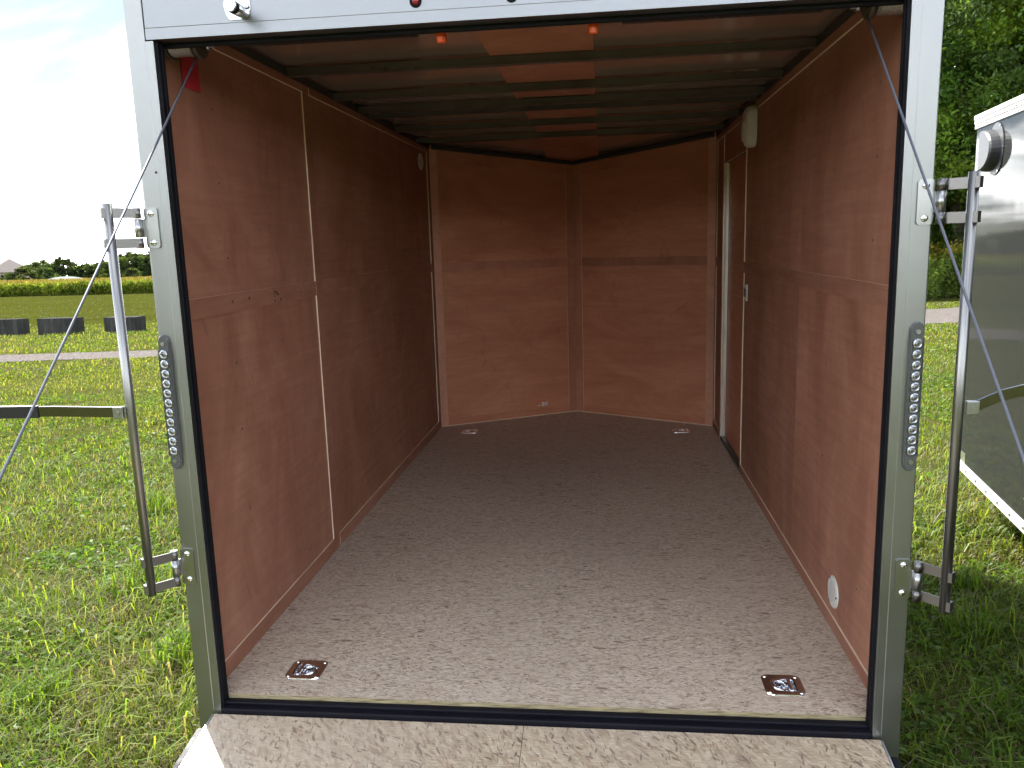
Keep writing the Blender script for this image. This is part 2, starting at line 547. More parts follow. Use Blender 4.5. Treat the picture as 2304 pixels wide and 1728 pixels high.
# ------------------------------------------------------------------ mesh helpers
def link(name, bm_or_me, mats, parent=None, smooth=False):
    if isinstance(bm_or_me, bmesh.types.BMesh):
        me = bpy.data.meshes.new(name)
        bm_or_me.normal_update()
        bm_or_me.to_mesh(me)
        bm_or_me.free()
    else:
        me = bm_or_me
    if not isinstance(mats, (list, tuple)):
        mats = [mats]
    if len(me.materials) == 0:
        for m in mats:
            me.materials.append(m)
    if smooth:
        me.polygons.foreach_set('use_smooth', [True] * len(me.polygons))
    o = bpy.data.objects.new(name, me)
    col.objects.link(o)
    if parent is not None:
        o.parent = parent
    return o


def tag(o, label=None, cat=None, group=None, kind=None):
    if label: o['label'] = label
    if cat: o['category'] = cat
    if group: o['group'] = group
    if kind: o['kind'] = kind
    return o


def empty(name, loc=(0, 0, 0), rot=(0, 0, 0)):
    o = bpy.data.objects.new(name, None)
    o.empty_display_size = 0.2
    o.location = loc
    o.rotation_euler = rot
    col.objects.link(o)
    return o


def abox(bm, x0, x1, y0, y1, z0, z1, bev=0.0, mi=0, seg=1):
    vs = [bm.verts.new(p) for p in ((x0, y0, z0), (x1, y0, z0), (x1, y1, z0), (x0, y1, z0), (x0, y0, z1), (x1, y0, z1), (x1, y1, z1), (x0, y1, z1))]
    fs = [bm.faces.new([vs[i] for i in f]) for f in ((3, 2, 1, 0), (4, 5, 6, 7), (0, 1, 5, 4), (1, 2, 6, 5), (2, 3, 7, 6), (3, 0, 4, 7))]
    for f in fs: f.material_index = mi
    if bev:
        es = list({e for f in fs for e in f.edges})
        bmesh.ops.bevel(bm, geom=es, offset=bev, segments=seg, affect='EDGES', profile=0.5)
    return fs


def box(name, x0, x1, y0, y1, z0, z1, mat, parent=None, bev=0.0, seg=1):
    bm = bmesh.new()
    abox(bm, min(x0, x1), max(x0, x1), y0, y1, z0, z1, bev, 0, seg)
    return link(name, bm, mat, parent)


def frame_of(d):
    d = Vector(d).normalized()
    a = Vector((0, 0, 1)) if abs(d.z) < 0.9 else Vector((1, 0, 0))
    u = d.cross(a).normalized()
    return u, d.cross(u).normalized()


def acyl(bm, p0, p1, r0, r1=None, seg=16, caps=True):
    r1 = r0 if r1 is None else r1
    p0, p1 = Vector(p0), Vector(p1)
    u, v = frame_of(p1 - p0)
    A, B = [], []
    for i in range(seg):
        a = 2 * math.pi * i / seg
        q = u * math.cos(a) + v * math.sin(a)
        A.append(bm.verts.new(p0 + q * r0)); B.append(bm.verts.new(p1 + q * r1))
    for i in range(seg):
        j = (i + 1) % seg
        f = bm.faces.new((A[i], A[j], B[j], B[i])); f.smooth = True
    if caps:
        bm.faces.new(A[::-1]); bm.faces.new(B)


def cyl(name, p0, p1, r, mat, parent=None, seg=16, r1=None):
    bm = bmesh.new()
    acyl(bm, p0, p1, r, r1, seg)
    bmesh.ops.recalc_face_normals(bm, faces=bm.faces[:])
    return link(name, bm, mat, parent)


def atube(bm, pts, r, seg=8):
    pts = [Vector(p) for p in pts]
    rings = []
    u = None
    for i, p in enumerate(pts):
        d = (pts[min(i + 1, len(pts) - 1)] - pts[max(i - 1, 0)]).normalized()
        if u is None:
            u, v = frame_of(d)
        else:
            u = (u - d * u.dot(d)).normalized()
            v = d.cross(u)
        rr = r[i] if isinstance(r, (list, tuple)) else r
        rings.append([bm.verts.new(p + (u * math.cos(2 * math.pi * k / seg) + v * math.sin(2 * math.pi * k / seg)) * rr) for k in range(seg)])
    for a, b in zip(rings, rings[1:]):
        for k in range(seg):
            j = (k + 1) % seg
            f = bm.faces.new((a[k], a[j], b[j], b[k])); f.smooth = True
    bm.faces.new(rings[0][::-1]); bm.faces.new(rings[-1])


def tube(name, pts, r, mat, parent=None, seg=8):
    bm = bmesh.new()
    atube(bm, pts, r, seg)
    bmesh.ops.recalc_face_normals(bm, faces=bm.faces[:])
    return link(name, bm, mat, parent)


def flatbar(name, pts, width_dir, wid, thick, mat, parent=None):
    """flat bar swept along pts: wid along width_dir, thick across"""
    pts = [Vector(p) for p in pts]
    W = Vector(width_dir).normalized()
    bm = bmesh.new()
    rings = []
    for i, p in enumerate(pts):
        d = (pts[min(i + 1, len(pts) - 1)] - pts[max(i - 1, 0)]).normalized()
        t = d.cross(W).normalized()
        rings.append([bm.verts.new(p + W * a * wid / 2 + t * b * thick / 2) for a, b in ((-1, -1), (1, -1), (1, 1), (-1, 1))])
    for a, b in zip(rings, rings[1:]):
        for k in range(4):
            j = (k + 1) % 4
            bm.faces.new((a[k], a[j], b[j], b[k]))
    bm.faces.new(rings[0][::-1]); bm.faces.new(rings[-1])
    bmesh.ops.recalc_face_normals(bm, faces=bm.faces[:])
    return link(name, bm, mat, parent)


def prism(bm, poly, O, U, V, Nn, t0, t1, mi_face=0, mi_edge=0):
    """polygon poly (u,v) in the plane O,U,V extruded along Nn from t0 to t1"""
    O, U, V, Nn = Vector(O), Vector(U), Vector(V), Vector(Nn)
    A = [bm.verts.new(O + U * u + V * v + Nn * t0) for u, v in poly]
    B = [bm.verts.new(O + U * u + V * v + Nn * t1) for u, v in poly]
    n = len(poly)
    f = bm.faces.new(B); f.material_index = mi_face
    f = bm.faces.new(A[::-1]); f.material_index = mi_face
    for i in range(n):
        j = (i + 1) % n
        f = bm.faces.new((A[i], A[j], B[j], B[i])); f.material_index = mi_edge


def board(name, fr, poly, t0, t1, mats, parent, bev=0.0):
    bm = bmesh.new()
    O, U, Nn = fr
    prism(bm, poly, O, U, (0, 0, 1), Nn, t0, t1, 0, 1 if isinstance(mats, list) and len(mats) > 1 else 0)
    bmesh.ops.recalc_face_normals(bm, faces=bm.faces[:])
    return link(name, bm, mats, parent)


def rect(u0, u1, v0, v1):
    return [(u0, v0), (u1, v0), (u1, v1), (u0, v1)]


def rrect(w_, h_, r, seg=5):
    """rounded rectangle polygon about the origin"""
    out = []
    for cx, cy, a0 in ((w_ / 2 - r, h_ / 2 - r, 0), (-w_ / 2 + r, h_ / 2 - r, 90), (-w_ / 2 + r, -h_ / 2 + r, 180), (w_ / 2 - r, -h_ / 2 + r, 270)):
        for k in range(seg + 1):
            a = math.radians(a0 + 90 * k / seg)
            out.append((cx + r * math.cos(a), cy + r * math.sin(a)))
    return out


# ------------------------------------------------------------------ ground and setting
def sheet(name, pts, z, mat, kind='structure'):
    bm = bmesh.new()
    bm.faces.new([bm.verts.new((x, y, z)) for x, y in pts])
    return tag(link(name, bm, mat), kind=kind)


sheet('ground', [(-2500, -2500), (2500, -2500), (2500, 2500), (-2500, 2500)], 0.0, M['lawn'])
FIELD = [(-400, 25.5), (-30, 25.0), (-14, 25.6), (2, 27.5), (6, 36), (6, 300), (-400, 300)]
sheet('rough_field', FIELD, 0.004, M['field'])


def ribbon(name, centre, widths, z, mat):
    bm = bmesh.new()
    prev = None
    rr = random.Random(3)
    P = []
    for (a, wa), (b, wb) in zip(zip(centre, widths), zip(centre[1:], widths[1:])):
        n = max(2, int((Vector(b) - Vector(a)).length / 0.35))
        for k in range(n):
            t = k / n
            P.append((Vector(a).lerp(Vector(b), t), wa + (wb - wa) * t))
    for i, (p, wd) in enumerate(P):
        d = (P[min(i + 3, len(P) - 1)][0] - P[max(i - 3, 0)][0]).normalized()
        nn = Vector((-d.y, d.x))
        l = p + nn * (wd / 2 + rr.uniform(-.12, .12)); r = p - nn * (wd / 2 + rr.uniform(-.12, .12))
        cur = (bm.verts.new((l.x, l.y, z)), bm.verts.new((r.x, r.y, z)))
        if prev: bm.faces.new((prev[0], prev[1], cur[1], cur[0]))
        prev = cur
    bmesh.ops.recalc_face_normals(bm, faces=bm.faces[:])
    o = link(name, bm, mat)
    return tag(o, kind='structure')


ROAD = [(-90, -1), (-40, 9.4), (-20, 13.7), (-13.8, 15.05), (-10.4, 15.65), (-4, 17.0), (3, 19.6), (10.3, 23.6), (18, 28.6), (40, 41)]
ROADW = [1.9, 1.9, 1.85, 1.8, 1.75, 2.2, 3.2, 4.6, 4.6, 4.6]
ribbon('gravel_road', ROAD, ROADW, 0.010, M['gravel'])

# ------------------------------------------------------------------ the trailer
ww, LC, VN, ZC, ZF, ZA = 1.0232, 3.727, 0.5566, 2.1208, 0.033, 2.0145
WI, WO, HD, WB = 0.9746, 1.05, 1.9833, 0.968
T = empty('cargo_trailer', P0, (TAU, 0, 0))
tag(T, 'open enclosed cargo trailer with aluminium rear frame, red-brown plywood walls and lowered ramp', 'trailer')

vlen = math.hypot(ww, VN)
va, vb = ww / vlen, VN / vlen
FL = ((-ww, 0, 0), (0, 1, 0), (1, 0, 0))
FR = ((ww, 0, 0), (0, 1, 0), (-1, 0, 0))
VL = ((-ww, LC, 0), (va, vb, 0), (vb, -va, 0))
VR = ((ww, LC, 0), (-va, vb, 0), (-vb, -va, 0))
LU, LH, ED, LN = M['luan'], M['luan_h'], M['edge'], M['luan_brightened']

# rear frame --------------------------------------------------------
for s in (-1, 1):
    bm = bmesh.new()
    a, b_ = sorted((s * (WI + 0.022), s * WO))
    abox(bm, a, b_, 0.0, 0.06, -0.066, 2.215, 0.003, 0, 2)
    a, b_ = sorted((s * WI, s * (WI + 0.0235)))
    abox(bm, a, b_, 0.0010, 0.05, -0.062, 1.9805, 0.0006)
    link('rear_post', bm, M['alu'], T)
bm = bmesh.new()
abox(bm, -WI - 0.0205, WI + 0.0205, 0.0006, 0.055, 2.0115, 2.205, 0.002)
abox(bm, -WI - 0.0205, WI + 0.0205, 0.0018, 0.05, HD, 2.0135, 0.0006)
hdr = link('header', bm, M['alu_h'], T)
box('roof_trim', -1.062, 1.062, -0.012, 0.09, 2.217, 2.262, M['alu_h'], T, 0.006, 2)

# black seal round the opening --------------------------------------
for s in (-1, 1):
    a, b_ = sorted((s * WB, s * (ww + 0.03)))
    box('door_seal', a, b_, 0.0311, 0.046, 0.0, HD + 0.01, M['rubber'], T, 0.004, 2)
    a, b_ = sorted((s * (WB + 0.001), s * (WI + 0.03)))
    box('door_seal', a, b_, 0.012, 0.0305, 0.0, HD - 0.003, M['rubber'], T, 0.003, 2)
box('door_seal', -WI, WI, 0.0515, 0.066, HD - 0.012, HD + 0.02, M['black'], T, 0.004, 2)
bm = bmesh.new()
abox(bm, -WI + 0.001, WI - 0.001, -0.004, 0.022, -0.02, 0.012, 0.005, 0, 3)
abox(bm, -WI + 0.002, WI - 0.002, 0.0225, 0.046, -0.02, 0.0205, 0.004, 0, 2)
link('sill', bm, M['black'], T)

# floor --------------------------------------------------------------
fx = ww + 0.012
fb = LC + 0.012 * 0
bm = bmesh.new()


def floor_sheet(y0, y1, nose=False, rings=()):
    """strand-board sheet: top tiled round the square cut-outs for the tie-down pans"""
    bm = bmesh.new()
    h = 0.044
    yy = LC if nose else y1
    xs, ys = [-fx, fx], [y0, yy]
    for rx, ry in rings:
        xs += [rx - h, rx + h]; ys += [ry - h, ry + h]
    xs, ys = sorted(set(xs)), sorted(set(ys))
    def quad(p, mi=0):
        bm.faces.new([bm.verts.new(q) for q in p]).material_index = mi
    for xa, xb in zip(xs, xs[1:]):
        for ya, yb in zip(ys, ys[1:]):
            if any(abs((xa + xb) / 2 - rx) < h and abs((ya + yb) / 2 - ry) < h for rx, ry in rings):
                continue
            quad(((xa, ya, ZF), (xb, ya, ZF), (xb, yb, ZF), (xa, yb, ZF)))
    if nose:
        quad(((-fx, LC, ZF), (fx, LC, ZF), (0, LC + VN + .01, ZF)))
    quad(((-fx, y0, .0145), (fx, y0, .0145), (fx, y0, ZF), (-fx, y0, ZF)), 1)
    if not nose:
        quad(((fx, y1, .0145), (-fx, y1, .0145), (-fx, y1, ZF), (fx, y1, ZF)), 1)
    return link('floor_sheet', bm, [M['osb'], M['osb_edge']], T)


floor_sheet(0.0475, 1.2335, rings=((-.769, .2), (.769, .2)))
floor_sheet(1.236, 2.455)
floor_sheet(2.4575, 0, True, ((-.774, 3.57), (.774, 3.57)))

# side walls ----------------------------------------------------------
BZ0, BZ1, TZ, KB = 1.212, 1.275, 2.06, 0.093
SW = 1.225     # vertical batten of the left wall


def panel(fr, poly, t0=-0.012, t1=0.0, m=None, name='wall_panel'):
    return board(name, fr, poly, t0, t1, [m or LU, ED], T)


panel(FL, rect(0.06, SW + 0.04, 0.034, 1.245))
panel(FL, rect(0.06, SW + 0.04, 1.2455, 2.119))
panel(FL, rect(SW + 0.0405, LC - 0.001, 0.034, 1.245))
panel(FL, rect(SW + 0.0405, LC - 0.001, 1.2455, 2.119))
TH = 0.0062


def trim(fr, u0, u1, v0, v1, name='batten', m=None, th=TH):
    return board(name, fr, rect(u0, u1, v0, v1), 0.0006, th, [m or LU, ED], T)


trim(FL, SW, SW + 0.075, 0.0345, 2.1185)
trim(FL, 3.640, LC - 0.004, 0.0345, 2.1185)
for a, b_ in ((0.062, SW - 0.0005), (SW + 0.0755, 3.6395)):
    trim(FL, a, b_, TZ, 2.1185, 'cove_board', LH, 0.0085)
    trim(FL, a, b_, 0.0345, KB, 'baseboard', LH, 0.0075)
    trim(FL, a, b_, BZ0, BZ1, 'rub_rail', LH, 0.0058)
# right wall, with the recessed side door
D0, D1, DT = 2.535, 3.345, 1.88
panel(FR, rect(0.06, 1.24, 0.034, 1.245))
panel(FR, rect(0.06, 1.24, 1.2455, 2.119))
panel(FR, rect(1.2405, D0, 0.034, 1.245))
panel(FR, rect(1.2405, D0, 1.2455, 2.119))
panel(FR, rect(D0 + 0.0005, LC - 0.001, DT, 2.119))
panel(FR, rect(D1, LC - 0.001, 0.034, DT - 0.0005))
trim(FR, 0.062, LC - 0.005, TZ - .005, 2.1185, 'cove_board', LH, 0.0085)
trim(FR, 0.062, D0 - 0.001, 0.0345, KB - .012, 'baseboard', LH, 0.0075)
trim(FR, D1 + 0.03, LC - 0.005, 0.0345, KB - .005, 'baseboard', LH, 0.0075)
trim(FR, 0.062, D0 - 0.0085, BZ0 - .008, BZ1 - .008, 'rub_rail', LH, 0.0058)
trim(FR, D1 + 0.034, LC - 0.005, BZ0 - .008, BZ1 - .008, 'rub_rail', LH, 0.0058)
for v0, v1 in ((0.036, BZ0 - .0085), (BZ1 - .0075, TZ - .0055)):
    trim(FR, D0 - 0.008, D0 + 0.001, v0, v1, 'door_edge_strip', ED, 0.0065)
trim(FR, D1 + 0.0255, D1 + 0.034, DT + 0.002, TZ - .0055, 'batten', LU, 0.006)
trim(FR, 3.668, LC - 0.005, KB, TZ - .0055, 'batten', LU, 0.006)
# door leaf, far jamb, head and threshold
dr = box('side_door', ww + 0.030, ww + 0.042, D0 - 0.01, D1, 0.034, DT + 0.01, M['luan_brightened'], T)
box('door_jamb', ww - 0.008, ww + 0.0295, D1 + 0.0005, D1 + 0.025, 0.0345, DT - 0.002, M['alu_white'], T, 0.002)
box('door_head', ww + 0.0125, ww + 0.0295, D0 + 0.001, D1 - 0.0005, DT, DT + 0.02, M['angle'], T, 0.002)
box('door_threshold', ww - 0.006, ww + 0.029, D0 - 0.012, D1 - 0.001, 0.0338, 0.052, M['seal_green'], T, 0.003)
bm = bmesh.new()
for yy, zz in ((2.66, DT + .035), (2.95, DT + .035), (3.2, DT + .035)):
    acyl(bm, (ww - .0135, yy, zz - .02), (ww + .006, yy, zz - .02), .008, seg=8)
bmesh.ops.recalc_face_normals(bm, faces=bm.faces[:])
box('hinge_leaf', ww + 0.024, ww + 0.0298, D1 - 0.045, D1 - 0.004, 1.76, 1.83, M['zinc'], dr, 0.001)
bm.free()

# nose walls ----------------------------------------------------------
drop = ZC - ZA


def vz(u, top=ZC - 0.002):
    return top - drop * u / vlen


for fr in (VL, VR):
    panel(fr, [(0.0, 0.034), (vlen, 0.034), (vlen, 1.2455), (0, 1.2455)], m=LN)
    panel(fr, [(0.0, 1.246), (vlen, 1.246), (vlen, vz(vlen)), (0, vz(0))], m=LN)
    ca, cb = (0.004, 0.062), (vlen - 0.069, vlen - 0.0045)
    board('batten', fr, [(ca[0], .0345), (ca[1], .0345), (ca[1], vz(ca[1])), (ca[0], vz(ca[0]))], .0006, TH, [M['luan_pale'], ED], T)
    board('batten', fr, [(cb[0], .0345), (cb[1], .0345), (cb[1], vz(cb[1])), (cb[0], vz(cb[0]))], .0006, TH, [M['luan_mid'], ED], T)
    a, b_ = ca[1] + .0005, cb[0] - .0005
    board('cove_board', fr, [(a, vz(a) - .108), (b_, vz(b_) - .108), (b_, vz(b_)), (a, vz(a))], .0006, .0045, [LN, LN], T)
    trim(fr, a, b_, BZ0 - .003, BZ1, 'rub_rail', M['luan_mid'], 0.0045)
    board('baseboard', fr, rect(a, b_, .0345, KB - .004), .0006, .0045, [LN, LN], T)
# pale bead where the nose walls meet the floor
for fr in (VL, VR):
    board('floor_bead', fr, rect(0.01, vlen - .004, ZF + .0005, ZF + .006), 0.0065, 0.012, [ED, ED], T)

# ceiling --------------------------------------------------------------
bm = bmesh.new()
abox(bm, -ww - .01, ww + .01, 0.06, LC, 2.1255, 2.129)
link('roof_sheet', bm, M['roof_in'], T)
bm = bmesh.new()
vs = [bm.verts.new(p) for p in ((-ww - .01, LC, 2.1262), (ww + .01, LC, 2.1262), (0, LC + VN + .005, ZA + .005), (-ww - .01, LC, 2.131), (ww + .01, LC, 2.131), (0, LC + VN + .005, ZA + .01))]
bm.faces.new((vs[2], vs[1], vs[0])); bm.faces.new((vs[3], vs[4], vs[5]))
for i, j in ((0, 1), (1, 2), (2, 0)):
    bm.faces.new((vs[i], vs[j], vs[j + 3], vs[i + 3]))
bmesh.ops.recalc_face_normals(bm, faces=bm.faces[:])
link('roof_sheet', bm, M['roof_in'], T)
SWD = 0.198
for y0, y1 in ((0.09, 1.985), (2.205, LC)):
    box('ceiling_strip', -SWD, SWD, y0, y1, 2.1205, 2.124, M['luan_mid'], T)
for s in (-1, 1):
    a, b_ = sorted((s * SWD, s * (SWD - 0.03)))
    box('ceiling_strip', a, b_, 1.9855, 2.2045, 2.1205, 2.124, M['luan_mid'], T)
box('roof_vent_lid', -SWD + .03, SWD - .03, 1.9855, 2.2045, 2.1215, 2.1245, M['angle'], T)
bm = bmesh.new()
zs = lambda y: 2.1205 - drop * (y - LC) / VN
ye = LC + VN * (1 - SWD / ww) - .004
poly = [(-SWD, LC + .0005), (SWD, LC + .0005), (SWD, ye), (0, LC + VN - .012), (-SWD, ye)]
A = [bm.verts.new((x, y, zs(y))) for x, y in poly]
B_ = [bm.verts.new((x, y, zs(y) + .003)) for x, y in poly]
bm.faces.new(A[::-1]); bm.faces.new(B_)
for i in range(5):
    bm.faces.new((A[i], A[(i + 1) % 5], B_[(i + 1) % 5], B_[i]))
bmesh.ops.recalc_face_normals(bm, faces=bm.faces[:])
link('ceiling_strip', bm, M['luan_mid'], T)
for y in (0.50, 1.04, 1.60, 1.995, 2.175, 2.725, 3.295):
    bm = bmesh.new()
    abox(bm, -ww + .014, ww - .014, y, y + .034, 2.086, 2.1195, .002)
    abox(bm, -ww + .014, ww - .014, y - .004, y - .0004, 2.0862, 2.0885)
    link('roof_bow', bm, M['bow'], T)
for s in (-1, 1):
    box('ceiling_angle', s * (ww - .0136), s * (ww - .0066), 0.09, LC - .01, 2.09, 2.1195, M['angle'], T)
for fr in (VL, VR):
    board('nose_angle', fr, [(0.02, vz(.02) - .026), (vlen - .01, vz(vlen - .01) - .026), (vlen - .01, vz(vlen - .01) - .002), (.02, vz(.02) - .002)], .007, .034, M['angle'], T)

# spring, drums, cables -------------------------------------------------
SPY, SPZ = 0.135, 2.012
cyl('torsion_shaft', (-1.0, SPY, SPZ), (1.0, SPY, SPZ), 0.012, M['bow'], T, 12)


def coil(name, x0, x1, turns):
    bm = bmesh.new()
    pts = []
    n = turns * 9
    for i in range(n + 1):
        a = 2 * math.pi * i / 9
        pts.append((x0 + (x1 - x0) * i / n, SPY + .0255 * math.cos(a), SPZ + .0255 * math.sin(a)))
    atube(bm, pts, 0.0042, 5)
    bmesh.ops.recalc_face_normals(bm, faces=bm.faces[:])
    return link(name, bm, M['spring'], T)


coil('torsion_spring', -0.80, -0.28, 62)
coil('torsion_spring', 0.28, 0.80, 62)
for x in (-0.205, 0.205):
    bm = bmesh.new()
    abox(bm, x - .014, x + .014, SPY - .045, SPY - .028, SPZ - .044, SPZ + .02, .003)
    abox(bm, x - .009, x + .009, SPY - .052, SPY - .0455, SPZ - .058, SPZ - .028, .003)
    acyl(bm, (x - .012, SPY - .03, SPZ - .045), (x + .012, SPY - .03, SPZ - .045), .011, seg=12)
    bmesh.ops.recalc_face_normals(bm, faces=bm.faces[:])
    link('spring_hook', bm, M['orange'], T)
for s in (-1, 1):
    bm = bmesh.new()
    prof = []
    xa, xb = s * .935, s * 1.006
    nseg = 22
    ring = None
    for i in range(nseg + 1):
        x = xa + (xb - xa) * i / nseg
        r = .037 + (.0028 if i % 2 else 0)
        cur = [bm.verts.new((x, .16 + r * math.cos(2 * math.pi * k / 24), 2.012 + r * math.sin(2 * math.pi * k / 24))) for k in range(24)]
        if ring:
            for k in range(24):
                bm.faces.new((ring[k], ring[(k + 1) % 24], cur[(k + 1) % 24], cur[k]))
        else:
            bm.faces.new(cur)
        ring = cur
    bm.faces.new(ring[::-1])
    bmesh.ops.recalc_face_normals(bm, faces=bm.faces[:])
    dm = link('cable_drum', bm, M['drum'], T)
    cyl('drum_flange', (s * .917, .16, 2.012), (s * .934, .16, 2.012), .047, M['bow'], dm, 24)
    cyl('drum_flange', (s * 1.0065, .16, 2.012), (s * 1.013, .16, 2.012), .047, M['bow'], dm, 24)
    cyl('bolt', (s * .872, .15, 1.998), (s * .9165, .15, 1.998), .009, M['zinc'], dm, 6)
    cyl('nut', (s * .885, .15, 1.998), (s * .9, .15, 1.998), .016, M['zinc'], dm, 6)
CAB = {-1: ((-.93, .16, 1.976), (-1.05, -1.95, -.345)), 1: ((.917, .16, 1.976), (1.04, -1.87, -.332))}
for s in (-1, 1):
    a, b_ = CAB[s]
    c_ = tube('lift_cable', [a, Vector(a).lerp(Vector(b_), .5), b_], .0030, M['cable'], T, 8)
    e = Vector(b_); a_ = Vector(a)
    d = (a_ - e).normalized()
    cyl('cable_clamp', e + d * .10, e + d * .14, .008, M['zinc'], c_, 8)
    tube('cable_tail', [e + d * .14 + Vector((s * .006, 0, 0)), e + d * .20 + Vector((s * .012, 0, .0)), e + d * .25 + Vector((s * .03, 0, -.02))], .0026, M['cable'], c_, 6)

# ramp -----------------------------------------------------------------
RL, RS = 1.97, 0.178
ang = math.atan(RS)
ca_, sa_ = math.cos(ang), math.sin(ang)


def rp_(x, d, n):      # d metres down the ramp, n above its surface
    return Vector((x, -0.008 - d * ca_ + n * -sa_ * 0, -0.004 - d * sa_ + n * ca_))


bm = bmesh.new()


def rbox(bm, x0, x1, d0, d1, n0, n1, mi=0, mie=None):
    vs = [bm.verts.new(rp_(x, d, n)) for n in (n0, n1) for x, d in ((x0, d0), (x1, d0), (x1, d1), (x0, d1))]
    for q, f in enumerate(((0, 1, 2, 3), (4, 5, 6, 7), (0, 1, 5, 4), (1, 2, 6, 5), (2, 3, 7, 6), (3, 0, 4, 7))):
        ff = bm.faces.new([vs[i] for i in f]); ff.material_index = mi if q < 2 or mie is None else mie


rbox(bm, -.994, -.0238, 0, RL, -.02, 0, 0, 1)
rbox(bm, -.0222, .994, 0, RL, -.02, 0, 0, 1)
bmesh.ops.recalc_face_normals(bm, faces=bm.faces[:])
ramp = link('ramp', bm, [M['osb_ramp'], M['osb_edge']], T)
for s in (-1, 1):
    bm = bmesh.new()
    x0, x1 = sorted((s * .9945, s * 1.0))
    rbox(bm, x0, x1, 0.004, RL, -.022, .0015)
    bmesh.ops.recalc_face_normals(bm, faces=bm.faces[:])
    link('ramp_edge_trim', bm, M['zinc'], ramp)
    bm = bmesh.new()
    x0, x1 = sorted((s * 1.0005, s * 1.026))
    rbox(bm, x0, x1, 0.05, RL, -.045, -.004)
    bmesh.ops.recalc_face_normals(bm, faces=bm.faces[:])
    bmesh.ops.bevel(bm, geom=bm.edges[:], offset=.006, segments=2, affect='EDGES')
    link('ramp_side_channel', bm, M['black'], ramp)
    e = CAB[s][1]
    box('cable_bracket', e[0] - .012, e[0] + .012, e[1] - .02, e[1] + .02, e[2] - .05, e[2] + .008, M['zinc'], ramp, .002)
bm = bmesh.new()
rbox(bm, -.99, .99, 0.01, RL, -.05, -.0205)
bmesh.ops.recalc_face_normals(bm, faces=bm.faces[:])
link('ramp_frame', bm, M['alu'], ramp)

# recessed tie-down rings -----------------------------------------------
def tie_down(x, y, s):
    pl = bmesh.new()
    # plate with a pan pressed into it
    outer = rrect(.122, .116, .024, 5)
    n = len(outer)
    pan = []
    for i, (px, py) in enumerate(outer):
        a = math.atan2(py, px)
        pan.append(a)
    def ringat(f, z):
        out = []
        for a in pan:
            c, sn = math.cos(a), math.sin(a)
            r = f(c, sn)
            out.append(pl.verts.new((x + r * c - s * 0.0, y + r * sn, z)))
        return out
    def dshape(k):
        def f(c, sn):
            # round on the inner side, square on the outer side
            cc = c * s
            r = .036
            if cc > 0:
                r = min(.036 / max(abs(cc), 1e-3), .036 / max(abs(sn), 1e-3), .047)
            return r * k
        return f
    R0 = [pl.verts.new((x + px, y + py, ZF)) for px, py in outer]
    R1 = [pl.verts.new((x + px * .985, y + py * .985, ZF + .003)) for px, py in outer]
    R2 = ringat(dshape(1.10), ZF + .0032)
    R3 = ringat(dshape(1.0), ZF + .0018)
    R4 = ringat(dshape(.82), ZF - .019)
    for a, b_ in ((R0, R1), (R1, R2), (R2, R3), (R3, R4)):
        for i in range(n):
            j = (i + 1) % n
            pl.faces.new((a[i], a[j], b_[j], b_[i]))
    pl.faces.new(R4)
    bmesh.ops.recalc_face_normals(pl, faces=pl.faces[:])
    # the rings run anticlockwise: up-facing
    for f in pl.faces: f.smooth = False
    p = link('tie_down', pl, M['chrome'], T)
    pts = [(x + .0245 * math.cos(a) - s * .008, y + .0275 * math.sin(a), ZF - .001 + .005 * math.cos(a) * -s) for a in [2 * math.pi * k / 20 for k in range(21)]]
    bm = bmesh.new()
    atube(bm, pts, .0054, 10)
    bmesh.ops.recalc_face_normals(bm, faces=bm.faces[:])
    link('ring', bm, M['chrome'], p)
    bm = bmesh.new()
    abox(bm, x + s * .021 - .007, x + s * .021 + .007, y - .034, y + .034, ZF - .004, ZF + .0055, .003, 0, 2)
    link('ring_clip', bm, M['chrome'], p)
    for ax in (-1, 1):
        for ay in (-1, 1):
            bm = bmesh.new()
            bmesh.ops.create_uvsphere(bm, u_segments=10, v_segments=6, radius=.0072, matrix=Matrix.Translation((x + ax * .047, y + ay * .045, ZF + .003)) @ Matrix.Diagonal((1, 1, .55, 1)))
            link('screw', bm, M['chrome'], p, True)


# cut the floor sheets' pans: the plate pans sit in holes, so make holes under them
for x, y, s in ((-.769, .2, -1), (.769, .2, 1), (-.774, 3.57, -1), (.774, 3.57, 1)):
    tie_down(x, y, s)

